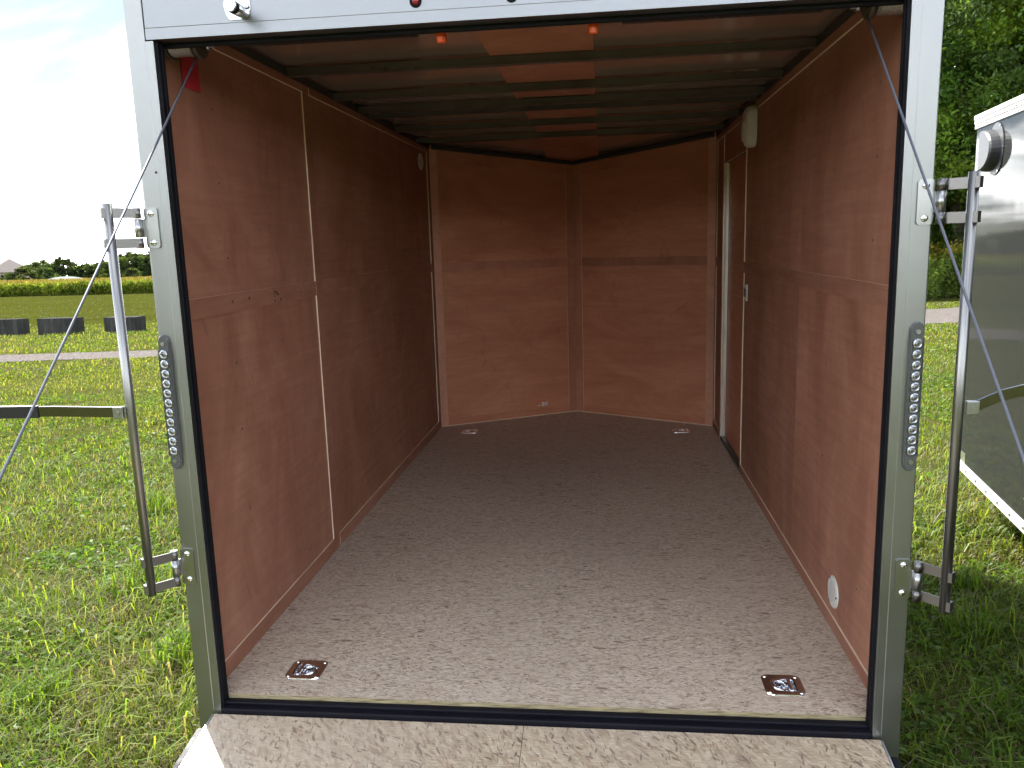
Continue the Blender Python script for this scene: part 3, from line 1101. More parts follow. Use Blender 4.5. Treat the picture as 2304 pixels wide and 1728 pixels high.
# interior fittings ------------------------------------------------------
def round_vent(fr, u, v, rad_u, rad_v, name='vent_cover'):
    O, U, Nn = [Vector(q) for q in fr]
    Z = Vector((0, 0, 1))
    bm = bmesh.new()
    n = 28
    rings = []
    for k, t in ((1.0, .0003), (0.97, .005), (0.80, .0075), (0.74, .005)):
        rings.append([bm.verts.new(O + U * (u + rad_u * k * math.cos(2 * math.pi * i / n)) + Z * (v + rad_v * k * math.sin(2 * math.pi * i / n)) + Nn * t) for i in range(n)])
    for a, b_ in zip(rings, rings[1:]):
        for i in range(n):
            bm.faces.new((a[i], a[(i + 1) % n], b_[(i + 1) % n], b_[i]))
    bm.faces.new(rings[-1])
    bmesh.ops.recalc_face_normals(bm, faces=bm.faces[:])
    p = link(name, bm, M['white_pl'], T)
    for i in range(-4, 5):
        vv = v + i * rad_v * .155
        hw = rad_u * .68 * math.sqrt(max(0, 1 - (i * .155 / .72) ** 2))
        bm = bmesh.new()
        prism(bm, rect(u - hw, u + hw, vv - rad_v * .045, vv + rad_v * .045), O, U, (0, 0, 1), Nn, .0055, .0085)
        bmesh.ops.recalc_face_normals(bm, faces=bm.faces[:])
        link('louvre', bm, M['white_pl'], p)
    for a in (60, 180, 300):
        c_ = O + U * (u + rad_u * .87 * math.cos(math.radians(a))) + Z * (v + rad_v * .87 * math.sin(math.radians(a)))
        cyl('screw', c_ + Nn * .004, c_ + Nn * .0085, .0045, M['bow'], p, 8)


round_vent(FL, 3.455, 1.981, .077, .057)
round_vent(FR, 0.594, 0.168, .060, .057)

# dome light on the right wall
bm = bmesh.new()
dl = (2.30, 1.972)
for k, (sc_, t) in enumerate(((1.0, .0055), (1.0, .03), (.9, .05), (.72, .058))):
    ring = [bm.verts.new((ww - t, dl[0] + p[0] * sc_, dl[1] + p[1] * sc_)) for p in rrect(.155, .21, .055, 5)]
    if k:
        for i in range(len(ring)):
            j = (i + 1) % len(ring)
            bm.faces.new((prev[i], prev[j], ring[j], ring[i])).smooth = True
    prev = ring
bm.faces.new(ring)
bmesh.ops.recalc_face_normals(bm, faces=bm.faces[:])
dome = link('dome_light', bm, M['white_pl'], T)
bm = bmesh.new()
for k, (sc_, t) in enumerate(((1.0, .0585), (.95, .064), (.7, .068))):
    ring = [bm.verts.new((ww - t, dl[0] + p[0] * sc_, dl[1] - .02 + p[1] * sc_)) for p in rrect(.095, .11, .03, 4)]
    if k:
        for i in range(len(ring)):
            j = (i + 1) % len(ring)
            bm.faces.new((prev[i], prev[j], ring[j], ring[i])).smooth = True
    prev = ring
bm.faces.new(ring)
bmesh.ops.recalc_face_normals(bm, faces=bm.faces[:])
link('lens', bm, M['white_pl'], dome)

# light switch beside the door
sw = board('light_switch', FR, rect(2.425, 2.505, 1.052, 1.142), .0006, .007, M['white_pl'], T)
board('switch_rocker', FR, rect(2.448, 2.482, 1.075, 1.12), .0072, .013, M['bow'], sw)

# red tag hanging on the left wall
tg = board('red_tag', FL, [(.225, 1.905), (.33, 1.905), (.328, 2.0), (.228, 2.0)], .0055, .0068, M['red_tag'], T)


# torn hole with pale fibres low on the nose wall
O, U, Nn = [Vector(q) for q in VL]
bm = bmesh.new()
u_c = (Vector((-.271, 4.136, 0)) - Vector((-ww, LC, 0))).length
rr = random.Random(5)
for q in range(9):
    cu, cv = u_c + rr.uniform(-.04, .04), .124 + rr.uniform(-.010, .010)
    bmesh.ops.create_icosphere(bm, subdivisions=2, radius=1.0, matrix=Matrix.Translation(O + U * cu + Vector((0, 0, cv)) + Nn * .004) @ Matrix.Diagonal((rr.uniform(.010, .018), rr.uniform(.006, .010), rr.uniform(.007, .013), 1)))
link('torn_patch', bm, M['tissue'], T, True)

# screw heads in the panels (too small to pick apart)
bm = bmesh.new()


def screws(fr, us, vs, skip=0.0):
    O, U, Nn = [Vector(q) for q in fr]
    for u in us:
        for v in vs:
            if rr.random() < skip: continue
            c_ = O + U * (u + rr.uniform(-.012, .012)) + Vector((0, 0, v + rr.uniform(-.03, .03)))
            acyl(bm, c_ + Nn * .0002, c_ + Nn * .0018, .0045, seg=7)


screws(FL, (.42, .83), (.22, .55, .82, 1.05, 1.42, 1.62, 1.85), .25)
screws(FL, (1.7, 2.1, 2.55, 3.1), (.2, .5, .8, 1.05, 1.45, 1.75), .3)
screws(FR, (.35, .8, 1.3, 1.75, 2.15), (.3, .62, .95, 1.4, 1.62, 1.85), .35)
screws(FR, (D1 + .045,), (.3, .8, 1.3, 1.7), .1)
screws(VL, (.25, .55, .85), (.3, .6, .9, 1.1, 1.5, 1.75), .3)
screws(VR, (.25, .55, .85), (.3, .6, .9, 1.1, 1.5, 1.75), .3)
bmesh.ops.recalc_face_normals(bm, faces=bm.faces[:])
tag(link('screw_heads', bm, M['screw'], T), kind='stuff')
bm = bmesh.new()
for yy, zz in ((2.62, 1.5), (2.66, 1.5), (2.58, .82), (2.58, .55), (3.1, .3), (3.05, 1.52), (3.15, 1.52)):
    acyl(bm, (ww + .0235, yy, zz), (ww + .0298, yy, zz), .006, seg=8)
bmesh.ops.recalc_face_normals(bm, faces=bm.faces[:])
tag(link('door_rivets', bm, M['zinc'], dr), kind='stuff')

bm = bmesh.new()
rk = random.Random(12)
O, U, Nn = [Vector(q) for q in FL]
for u0, v0, r0, n_ in ((.80, 1.243, .006, 9), (.55, 1.25, .010, 1), (1.05, 1.255, .005, 2), (.42, 1.247, .006, 1)):
    for q in range(n_):
        c_ = O + U * (u0 + (rk.uniform(-.035, .035) if n_ > 1 else 0)) + Vector((0, 0, v0 + (rk.uniform(-.02, .02) if n_ > 1 else 0)))
        acyl(bm, c_ + Nn * .0059, c_ + Nn * .0062, r0 * rk.uniform(.6, 1.1), seg=9)
bmesh.ops.recalc_face_normals(bm, faces=bm.faces[:])
tag(link('knots', bm, flat('dark_knot', (.075, .035, .022), .7), T), kind='stuff')

# lights on the rear posts --------------------------------------------------
def tail_light(xc):
    z0, z1, hw = .792, 1.181, .0168
    zc, hh = (z0 + z1) / 2, (z1 - z0) / 2
    def capsule(sx, sz, y, bm):
        pts = []
        for i in range(9):
            a = math.pi * i / 8
            pts.append((xc + hw * sx * math.cos(a), zc + (hh - hw) * sz + hw * sz * 1.3 * math.sin(a)))
        for i in range(9):
            a = math.pi + math.pi * i / 8
            pts.append((xc + hw * sx * math.cos(a), zc - (hh - hw) * sz + hw * sz * 1.3 * math.sin(a)))
        return [bm.verts.new((px, y, pz)) for px, pz in pts]
    bm = bmesh.new()
    rings = [capsule(1, 1, -.0006, bm), capsule(1, 1, -.007, bm), capsule(.86, .985, -.012, bm)]
    for a, b_ in zip(rings, rings[1:]):
        for i in range(18):
            bm.faces.new((a[i], a[(i + 1) % 18], b_[(i + 1) % 18], b_[i]))
    bm.faces.new(rings[-1])
    bmesh.ops.recalc_face_normals(bm, faces=bm.faces[:])
    p = link('tail_light', bm, M['lens_body'], T)
    nled = 11
    zt, zb = zc + hh - .052, zc - hh + .052
    for i in range(nled):
        z = zb + (zt - zb) * i / (nled - 1)
        bm = bmesh.new()
        rr_ = .0132
        prev = None
        for r, y in ((rr_, -.0122), (rr_ * .92, -.0165), (rr_ * .66, -.0182), (rr_ * .45, -.0165), (rr_ * .30, -.0195)):
            ring = [bm.verts.new((xc + r * math.cos(2 * math.pi * k / 14), y, z + r * 1.12 * math.sin(2 * math.pi * k / 14))) for k in range(14)]
            if prev:
                for k in range(14):
                    bm.faces.new((prev[k], prev[(k + 1) % 14], ring[(k + 1) % 14], ring[k]))
            prev = ring
        f = bm.faces.new(prev); f.material_index = 1
        bmesh.ops.recalc_face_normals(bm, faces=bm.faces[:])
        link('led', bm, [M['led'], M['ledchip']], p)
    for z in (z1 - .021, z0 + .021):
        cyl('screw', (xc, -.0125, z), (xc, -.016, z), .0062, M['zinc'], p, 10)
    box('lens_rib', xc - .0158, xc - .0145, -.0155, -.0122, zb - .014, zt + .014, M['lens_body'], p)
    box('lens_rib', xc + .0145, xc + .0158, -.0155, -.0122, zb - .014, zt + .014, M['lens_body'], p)


tail_light(-1.031)
tail_light(1.029)

# header fittings --------------------------------------------------------
for x, z in ((-.249, 2.036), (0.0, 2.034), (.249, 2.034)):
    bm = bmesh.new()
    bmesh.ops.create_uvsphere(bm, u_segments=18, v_segments=10, radius=.0095, matrix=Matrix.Translation((x, -.002, z)) @ Matrix.Diagonal((1, .8, 1, 1)))
    p = link('marker_light', bm, M['red_lens'], T, True)
    bm = bmesh.new()
    atube(bm, [(x + .0125 * math.cos(a), -.0005, z + .0125 * math.sin(a)) for a in [2 * math.pi * k / 20 for k in range(21)]], .0035, 6)
    bmesh.ops.recalc_face_normals(bm, faces=bm.faces[:])
    link('grommet', bm, M['rubber'], p)
# chrome hold-back spigot on its plate
bm = bmesh.new()
HX, HZ = -.728, 2.052
disc = []
for i in range(32):
    a = 2 * math.pi * i / 32
    disc.append((HX + .036 * math.cos(a), max(HZ + .042 * math.sin(a), HZ - .033)))
A = [bm.verts.new((x, -.0003, z)) for x, z in disc]; B_ = [bm.verts.new((x, -.003, z)) for x, z in disc]
bm.faces.new(B_); bm.faces.new(A[::-1])
for i in range(32):
    bm.faces.new((A[i], A[(i + 1) % 32], B_[(i + 1) % 32], B_[i]))
bmesh.ops.recalc_face_normals(bm, faces=bm.faces[:])
hb = link('holdback', bm, M['chrome'], T)
h0 = Vector((HX + .016, -.003, HZ - .018)); hd = Vector((-.03, -1, .0)).normalized()
cyl('spigot', h0, h0 + hd * .052, .0155, M['chrome'], hb, 24)
cyl('collar', h0 + hd * .0522, h0 + hd * .068, .0160, M['rubber'], hb, 24)
cyl('cap', h0 + hd * .0682, h0 + hd * .079, .0158, M['chrome'], hb, 24)
cyl('bolt', (HX + .028, -.003, HZ - .002), (HX + .028, -.009, HZ - .002), .0055, M['zinc'], hb, 6)
# little drill hole and scratch marks
cyl('drill_hole', (-1.004, -.0002, 1.637), (-1.004, -.0008, 1.637), .0035, M['black'], T, 10)

# swing-away lock bars -----------------------------------------------------
def lock_bar(s, pts_handle, grip):
    TX, TY = s * 1.114, -.072
    bm = bmesh.new()
    acyl(bm, (TX, TY, .418), (TX, TY, 1.553), .0128, seg=20)
    bmesh.ops.recalc_face_normals(bm, faces=bm.faces[:])
    p = link('lock_bar', bm, M['tube'], T)
    KX, KY = s * 1.063, -.026
    for zc in (1.4865, .481):
        O_ = (s * 1.031, 0, zc)
        bm = bmesh.new()
        prism(bm, rrect(.040, .112, .008, 4), O_, (1, 0, 0), (0, 0, 1), (0, -1, 0), .0006, .005)
        bmesh.ops.recalc_face_normals(bm, faces=bm.faces[:])
        link('hinge_plate', bm, M['zinc'], p)
        for dz in (-.040, .040):
            bm = bmesh.new()
            bmesh.ops.create_uvsphere(bm, u_segments=14, v_segments=8, radius=.0092, matrix=Matrix.Translation((s * 1.030, -.005, zc + dz)) @ Matrix.Diagonal((1, .62, 1, 1)))
            link('bolt', bm, M['chrome'], p, True)
        # knuckle: middle barrel joined to the plate
        bm = bmesh.new()
        x0, x1 = sorted((s * 1.0505, KX))
        abox(bm, x0, x1, -.012, -.004, zc - .0255, zc + .0255)
        acyl(bm, (KX, KY + .008, zc - .0255), (KX, KY + .008, zc + .0255), .0105, seg=16)
        bmesh.ops.recalc_face_normals(bm, faces=bm.faces[:])
        link('hinge_knuckle', bm, M['zinc'], p)
        for dz in (-.041, .041):
            bm = bmesh.new()
            acyl(bm, (KX, KY + .008, zc + dz - .0145), (KX, KY + .008, zc + dz + .0145), .0108, seg=16)
            d = Vector((TX - KX, TY - (KY + .008), 0)); L_ = d.length; d.normalize(); q = Vector((-d.y, d.x, 0))
            base = Vector((KX, KY + .008, zc + dz))
            off = .0085
            P = [base + q * off, base + d * L_ + q * off, base + d * (L_ + .012) + q * .004]
            prism(bm, [(0, -.0135), (L_ * 1.0, -.0135), (L_ * 1.0, .0135), (0, .0135)], base, d, (0, 0, 1), q, off - .004, off)
            prism(bm, [(L_ + .008, -.0135), (L_ + .0185, -.0135), (L_ + .0185, .0135), (L_ + .008, .0135)], base, d, (0, 0, 1), q, -.011, off - .001)
            bmesh.ops.recalc_face_normals(bm, faces=bm.faces[:])
            link('arm', bm, M['arm'], p)
    # handle bracket and handle
    bm = bmesh.new()
    zc = .975
    x0, x1 = sorted((TX + s * .012, TX + s * .043))
    abox(bm, x0, x1, TY - .021, TY - .016, zc - .0175, zc + .0175, .002)
    abox(bm, x0, x1, TY - .009, TY - .004, zc - .0175, zc + .0175, .002)
    acyl(bm, (TX + s * .027, TY - .024, zc), (TX + s * .027, TY - .0215, zc), .006, seg=12)
    bmesh.ops.recalc_face_normals(bm, faces=bm.faces[:])
    link('handle_bracket', bm, M['zinc'], p)
    h = flatbar('handle', pts_handle, (0, -.12, 1), .030, .0065, M['handle'], p)
    if grip:
        flatbar('handle_grip', grip, (0, -.12, 1), .035, .0115, M['grip'], p)


lock_bar(-1, [(-1.135, -.0835, .977), (-1.19, -.085, .9775), (-1.26, -.090, .980), (-1.33, -.098, .983), (-1.40, -.106, .984), (-1.62, -.12, .984)],
         [(-1.372, -.104, .9835), (-1.5, -.113, .984), (-1.63, -.121, .984)])
lock_bar(1, [(1.135, -.0835, .975), (1.150, -.084, .978), (1.175, -.088, .992), (1.205, -.094, 1.008), (1.245, -.102, 1.021), (1.30, -.112, 1.030), (1.50, -.14, 1.036)],
         [(1.36, -.12, 1.033), (1.5, -.1405, 1.036), (1.56, -.148, 1.037)])

# outer shell, wheels, jack --------------------------------------------------
XO = 1.066
for s in (-1, 1):
    x0, x1 = sorted((s * (ww + .0325), s * XO)) if s < 0 else (ww + .0425, XO)
    bm = bmesh.new()
    abox(bm, x0, x1, .10, LC + .0, -.02, 2.21)
    # nose side skin
    n0 = Vector((s * XO, LC + .001, 0)); n1 = Vector((s * -.003, LC + VN + .06, 0))
    q = Vector((0, -.03, 0))
    vs = []
    for z0, z1 in ((-.02, 2.21),):
        vs = [bm.verts.new(v) for v in ((n0.x, n0.y, z0), (n1.x, n1.y, z0), (n1.x, n1.y - .035, z0), (n0.x - s * .012, n0.y, z0), (n0.x, n0.y, z1), (n1.x, n1.y, z1 - .06), (n1.x, n1.y - .035, z1 - .06), (n0.x - s * .012, n0.y, z1))]
        for f in ((0, 1, 2, 3), (4, 5, 6, 7), (0, 1, 5, 4), (1, 2, 6, 5), (2, 3, 7, 6), (3, 0, 4, 7)):
            bm.faces.new([vs[i] for i in f])
    bmesh.ops.recalc_face_normals(bm, faces=bm.faces[:])
    link('outer_skin', bm, M['shell'], T)
bm = bmesh.new()
abox(bm, -XO, XO, .0905, LC + .0, 2.2105, 2.25, .01)
vs = [bm.verts.new(p) for p in ((-XO, LC + .0015, 2.2105), (XO, LC + .0015, 2.2105), (0, LC + VN + .065, 2.13), (-XO, LC + .0015, 2.249), (XO, LC + .0015, 2.249), (0, LC + VN + .065, 2.16))]
bm.faces.new((vs[2], vs[1], vs[0])); bm.faces.new((vs[3], vs[4], vs[5]))
for i, j in ((0, 1), (1, 2), (2, 0)):
    bm.faces.new((vs[i], vs[j], vs[j + 3], vs[i + 3]))
bmesh.ops.recalc_face_normals(bm, faces=bm.faces[:])
link('outer_roof', bm, M['alu_white'], T)
bm = bmesh.new()
abox(bm, -ww, ww, .06, LC - .02, -.09, .0115)
abox(bm, -.06, .06, LC - .02, LC + 1.55, -.12, -.02)
link('chassis', bm, M['black'], T)


def wheel(parent, cx, cy, cz, s, r=.33, wd=.19):
    bm = bmesh.new()
    prof = [(r * .60, -wd / 2), (r * .93, -wd / 2), (r, -wd * .32), (r, wd * .32), (r * .93, wd / 2), (r * .60, wd / 2)]
    n = 36
    rings = [[bm.verts.new((cx + o_ * s, cy + rad * math.cos(2 * math.pi * k / n), cz + rad * math.sin(2 * math.pi * k / n))) for k in range(n)] for rad, o_ in prof]
    for a, b_ in zip(rings, rings[1:]):
        for k in range(n):
            bm.faces.new((a[k], a[(k + 1) % n], b_[(k + 1) % n], b_[k])).smooth = True
    bm.faces.new(rings[0])
    bmesh.ops.recalc_face_normals(bm, faces=bm.faces[:])
    wobj = link('wheel', bm, M['tyre'], parent)
    bm = bmesh.new()
    prof = [(r * .60, wd * .45), (r * .50, wd * .30), (r * .28, wd * .28), (r * .2, wd * .42)]
    rings = [[bm.verts.new((cx + o_ * s, cy + rad * math.cos(2 * math.pi * k / n), cz + rad * math.sin(2 * math.pi * k / n))) for k in range(n)] for rad, o_ in prof]
    for a, b_ in zip(rings, rings[1:]):
        for k in range(n):
            bm.faces.new((a[k], a[(k + 1) % n], b_[(k + 1) % n], b_[k]))
    bm.faces.new(rings[-1])
    bmesh.ops.recalc_face_normals(bm, faces=bm.faces[:])
    link('rim', bm, M['alu_white'], wobj)


def fender(parent, s, xin, ycs, cz, r=.41):
    bm = bmesh.new()
    y0, y1 = min(ycs), max(ycs)
    path = [(y0 - r * .98, cz - .06), (y0 - r * .8, cz + r * .55), (y0 - r * .4, cz + r * .92), (y1 + r * .4, cz + r * .92), (y1 + r * .8, cz + r * .55), (y1 + r * .98, cz - .06)]
    prev = None
    for y, z in path:
        cur = [bm.verts.new((x, y, z + dz)) for x, dz in ((xin, 0), (xin + s * .235, 0), (xin + s * .235, -.012), (xin, -.012))]
        if prev:
            for k in range(4):
                bm.faces.new((prev[k], prev[(k + 1) % 4], cur[(k + 1) % 4], cur[k]))
        else:
            bm.faces.new(cur)
        prev = cur
    bm.faces.new(prev[::-1])
    bmesh.ops.recalc_face_normals(bm, faces=bm.faces[:])
    link('fender', bm, M['alu_white'], parent)


def wz(y, r=.33):          # local height of a wheel centre standing on the ground
    return (r - P0.z - y * math.sin(TAU)) / math.cos(TAU)


for s in (-1, 1):
    for y in (1.75, 2.58):
        wheel(T, s * (XO + .115), y, wz(y), s)
    fender(T, s, s * (XO + .001), (1.75, 2.58), wz(2.1))
jy = LC + 1.2
jz = (0.02 - P0.z - jy * math.sin(TAU))
cyl('tongue_jack', (.085, jy, jz), (.085, jy, .32), .03, M['zinc'], T, 14)
cyl('jack_foot', (.085, jy, jz - .015), (.085, jy, jz), .09, M['zinc'], T, 18)

# ------------------------------------------------------------------ neighbouring trailer
NB = empty('parked_trailer', (2.643, 3.518, 0.40), (0.036, 0, -math.asin(0.141)))
tag(NB, 'glossy dark grey enclosed trailer parked close on the right with white roof trim', 'trailer')
NL, NW, NH = 4.35, 2.1, 2.29
NS = M['nb_skin']
# side skin in sheets with tight seams; the side facing us lies in the plane x = 0
edges = [0.0, -.105, -1.32, -2.54, -3.76, -NL]
for i, (a, b_) in enumerate(zip(edges, edges[1:])):
    box('side_panel', 0.0, .02, b_ + .0012, a - .0012, .03, 2.205, NS, NB, .001)
    box('seam_backing', .0045, .022, a - .006, a + .006, .03, 2.2, M['rubber'], NB) if i else None
bm = bmesh.new()
abox(bm, .024, NW - .024, -NL, -.01, .0, 2.2)
link('body', bm, M['shell'], NB)
box('side_panel', NW - .0235, NW, -NL, 0, .03, 2.205, NS, NB)
box('rear_frame', 0.0, NW, -NL - .05, -NL - .001, .0, 2.215, M['alu'], NB, .004)
bm = bmesh.new()
vs = [bm.verts.new(p) for p in ((0, .001, .03), (NW / 2, .56, .03), (NW, .001, .03), (0, .001, 2.205), (NW / 2, .56, 2.15), (NW, .001, 2.205))]
for f in ((0, 1, 2), (3, 5, 4), (0, 3, 4, 1), (1, 4, 5, 2), (2, 5, 3, 0)):
    bm.faces.new([vs[i] for i in f])
bmesh.ops.recalc_face_normals(bm, faces=bm.faces[:])
link('nose', bm, NS, NB)
# roof trim: three stepped white runs with screws
for k, (z0, z1, pr) in enumerate(((2.2055, 2.235, .010), (2.2352, 2.262, .014), (2.2622, 2.292, .018))):
    box('roof_trim', -pr, .05, -NL - .05, .02, z0, z1, M['white_pl'], NB, .004, 2)
box('roof_cap', .051, NW + .015, -NL - .05, .02, 2.206, 2.288, M['white_pl'], NB, .006)
bm = bmesh.new()
for k in range(24):
    y = -.04 - k * .18
    for z, pr in ((2.22, .0105), (2.248, .0145)):
        acyl(bm, (-pr, y - (.02 if z < 2.23 else 0), z), (-pr - .004, y - (.02 if z < 2.23 else 0), z), .006, seg=8)
for k in range(12):
    acyl(bm, (-.0004, -.088, .28 + k * .165), (-.004, -.088, .28 + k * .165), .0055, seg=8)
for yb in edges[2:5]:
    for k in range(14):
        acyl(bm, (-.0004, yb + .018, .15 + k * .15), (-.004, yb + .018, .15 + k * .15), .0055, seg=8)
for k in range(20):
    y = -.1 - k * .21
    acyl(bm, (-.0165, y, .008), (-.021, y, .008), .007, seg=8)
bmesh.ops.recalc_face_normals(bm, faces=bm.faces[:])
tag(link('rivets', bm, M['zinc'], NB), kind='stuff')
for z0, z1, pr in ((-.03, -.005, .010), (-.0048, .022, .016), (.0222, .0295, .006)):
    box('base_trim', -pr, .04, -NL - .05, .012, z0, z1, M['white_pl'], NB, .002)


def mat_tread():
    m, nt, b = newmat('tread_plate')
    g = G(nt)
    b.inputs['Base Color'].default_value = (.72, .73, .72, 1)
    b.inputs['Metallic'].default_value = 1
    b.inputs['Roughness'].default_value = .25
    wv = g.n('ShaderNodeTexVoronoi')
    wv.inputs['Scale'].default_value = 1
    g.l(g.coord(scale=(60, 60, 28), rot=(.8, 0, 0)), wv.inputs['Vector'])
    g.bump(wv.outputs['Distance'], .8, .004, b)
    return m


M['tread'] = mat_tread()
box('stone_guard', -.0035, -.0004, -.1025, -.004, .032, .66, M['tread'], NB)
bm = bmesh.new()
vs = [bm.verts.new(p) for p in ((-.003, .0015, .032), (NW / 2 - .003, .564, .032), (NW / 2 - .003, .564, .66), (-.003, .0015, .66))]
bm.faces.new(vs)
vs2 = [bm.verts.new(v.co + Vector((-.0015, .003, 0))) for v in vs]
bm.faces.new(vs2[::-1])
for i in range(4):
    bm.faces.new((vs[i], vs[(i + 1) % 4], vs2[(i + 1) % 4], vs2[i]))
bmesh.ops.recalc_face_normals(bm, faces=bm.faces[:])
link('stone_guard', bm, M['tread'], NB)
box('corner_sticker', -.0016, -.0004, -.21, -.11, .032, .10, M['alu_white'], NB)
# black half-round vent hood
bm = bmesh.new()
vc_y, vc_z = -.40, 2.045
hw_, hh_ = .115, .125
n = 16
prof = []
for k in range(n + 1):
    a = -math.pi / 2 + math.pi * k / n
    prof.append((math.cos(a), math.sin(a)))
base = [bm.verts.new((-.001, vc_y + hw_ - 2 * hw_ * c_, vc_z + hh_ * s_)) for c_, s_ in prof]
mid = [bm.verts.new((-.052, vc_y + hw_ - 1.9 * hw_ * c_, vc_z + hh_ * .96 * s_)) for c_, s_ in prof]
top = [bm.verts.new((-.062, vc_y + hw_ - 1.75 * hw_ * c_, vc_z + hh_ * .90 * s_)) for c_, s_ in prof]
for a, b_ in ((base, mid), (mid, top)):
    for k in range(n):
        bm.faces.new((a[k], a[k + 1], b_[k + 1], b_[k]))
bm.faces.new(top); bm.faces.new(base[::-1])
bm.faces.new((base[0], mid[0], top[0], top[-1], mid[-1], base[-1]))
bmesh.ops.recalc_face_normals(bm, faces=bm.faces[:])
vent = link('side_vent', bm, flat('vent_plastic', (.055, .055, .058), .42, 0, .1, 120), NB)
bm = bmesh.new()
fl_ = [bm.verts.new((-.0006, vc_y - .01 + .145 * math.cos(2 * math.pi * k / 28), vc_z + .155 * math.sin(2 * math.pi * k / 28))) for k in range(28)]
fl2 = [bm.verts.new((-.005, v.co.y, v.co.z)) for v in fl_]
bm.faces.new(fl2); bm.faces.new(fl_[::-1])
for k in range(28):
    bm.faces.new((fl_[k], fl_[(k + 1) % 28], fl2[(k + 1) % 28], fl2[k]))
bmesh.ops.recalc_face_normals(bm, faces=bm.faces[:])
link('flange', bm, bpy.data.materials['vent_plastic'], vent)
for a in (-60, 0, 60):
    y = vc_y - .01 - .14 * math.cos(math.radians(a)); z = vc_z + .15 * math.sin(math.radians(a))
    cyl('screw', (-.005, y, z), (-.009, y, z), .006, M['chrome'], vent, 8)
bm = bmesh.new()
bmesh.ops.create_uvsphere(bm, u_segments=14, v_segments=8, radius=.02, matrix=Matrix.Translation((-.004, -.245, 2.062)) @ Matrix.Diagonal((.9, 1, 1, 1)))
link('marker_light', bm, M['amber'], NB, True)
for s, xx in ((-1, -.116), (1, NW + .116)):
    wheel(NB, xx, -2.8, .33 - .40 + 2.8 * .036, s)
    fender(NB, s, 0.0 - .018 if s < 0 else NW + .001, (-2.8,), .02)
cyl('tongue_jack', (NW / 2, 1.1, -.4 - 1.1 * .036 + .02), (NW / 2, 1.1, .35), .03, M['zinc'], NB, 14)
box('tongue', NW / 2 - .05, NW / 2 + .05, -.3, 1.3, -.1, -.001, M['black'], NB)

# ------------------------------------------------------------------ concrete blocks
def block(x0, x1, y, h, label):
    bm = bmesh.new()
    rr = random.Random(int(abs(x0) * 100))
    abox(bm, 0, x1 - x0, 0, .60, -.05, h)
    for v in bm.verts:
        v.co += Vector((rr.uniform(-.012, .012), rr.uniform(-.012, .012), rr.uniform(-.01, .01)))
    bmesh.ops.bevel(bm, geom=bm.edges[:], offset=.014, segments=2, affect='EDGES')
    o = link('concrete_block', bm, M['concrete'])
    o.location = (x0, y, 0)
    o.rotation_euler = (0, 0, math.radians(rr.uniform(-1, 1.5)))
    tag(o, label, 'block', 'concrete blocks along the far side of the gravel road')


block(-20.75, -19.25, 22.55, .53, 'grey concrete block cut off by the left edge of the picture')
block(-18.56, -17.28, 22.6, .53, 'middle grey concrete block in the row of three beyond the road')
block(-16.58, -15.42, 23.2, .50, 'grey concrete block behind the left lock bar, nearest the trailer')

# ------------------------------------------------------------------ foliage meshes
def mesh_np(name, V, F4=None, F3=None, C=None):
    me = bpy.data.meshes.new(name)
    nv = len(V)
    me.vertices.add(nv)
    me.vertices.foreach_set('co', np.asarray(V, np.float32).ravel())
    loops, starts, tot = [], [], 0
    parts = []
    for F, k in ((F4, 4), (F3, 3)):
        if F is not None and len(F):
            parts.append((np.asarray(F, np.int32), k))
    nl = sum(F.size for F, k in parts)
    nf = sum(len(F) for F, k in parts)
    me.loops.add(nl)
    me.loops.foreach_set('vertex_index', np.concatenate([F.ravel() for F, k in parts]))
    me.polygons.add(nf)
    st, off = [], 0
    for F, k in parts:
        st.append(off + np.arange(len(F)) * k)
        off += F.size
    me.polygons.foreach_set('loop_start', np.concatenate(st).astype(np.int32))
    me.update(calc_edges=True)
    if C is not None:
        at = me.color_attributes.new('Col', 'FLOAT_COLOR', 'POINT')
        rgba = np.ones((nv, 4), np.float32)
        rgba[:, :3] = C
        at.data.foreach_set('color', rgba.ravel())
    return me


def leaf_cloud(P, size, colours, rg, flat_=0.0, asp=0.55):
    """diamond leaves at points P"""
    n = len(P)
    d = rg.normal(size=(n, 3)); d[:, 2] *= (1 - flat_)
    d /= np.linalg.norm(d, axis=1)[:, None]
    e = rg.normal(size=(n, 3)); e -= (e * d).sum(1)[:, None] * d
    e /= np.linalg.norm(e, axis=1)[:, None]
    s = size * rg.uniform(.6, 1.35, n)[:, None]
    nrm = np.cross(d, e)
    a = P - d * s * .5
    b = P + e * s * asp * .5 + nrm * s * .08
    c = P + d * s * .5
    f = P - e * s * asp * .5 + nrm * s * .08
    V = np.stack([a, b, c, f], 1).reshape(-1, 3)
    F = np.arange(4 * n).reshape(-1, 4)
    C = np.repeat(colours, 4, 0)
    return V, F, C


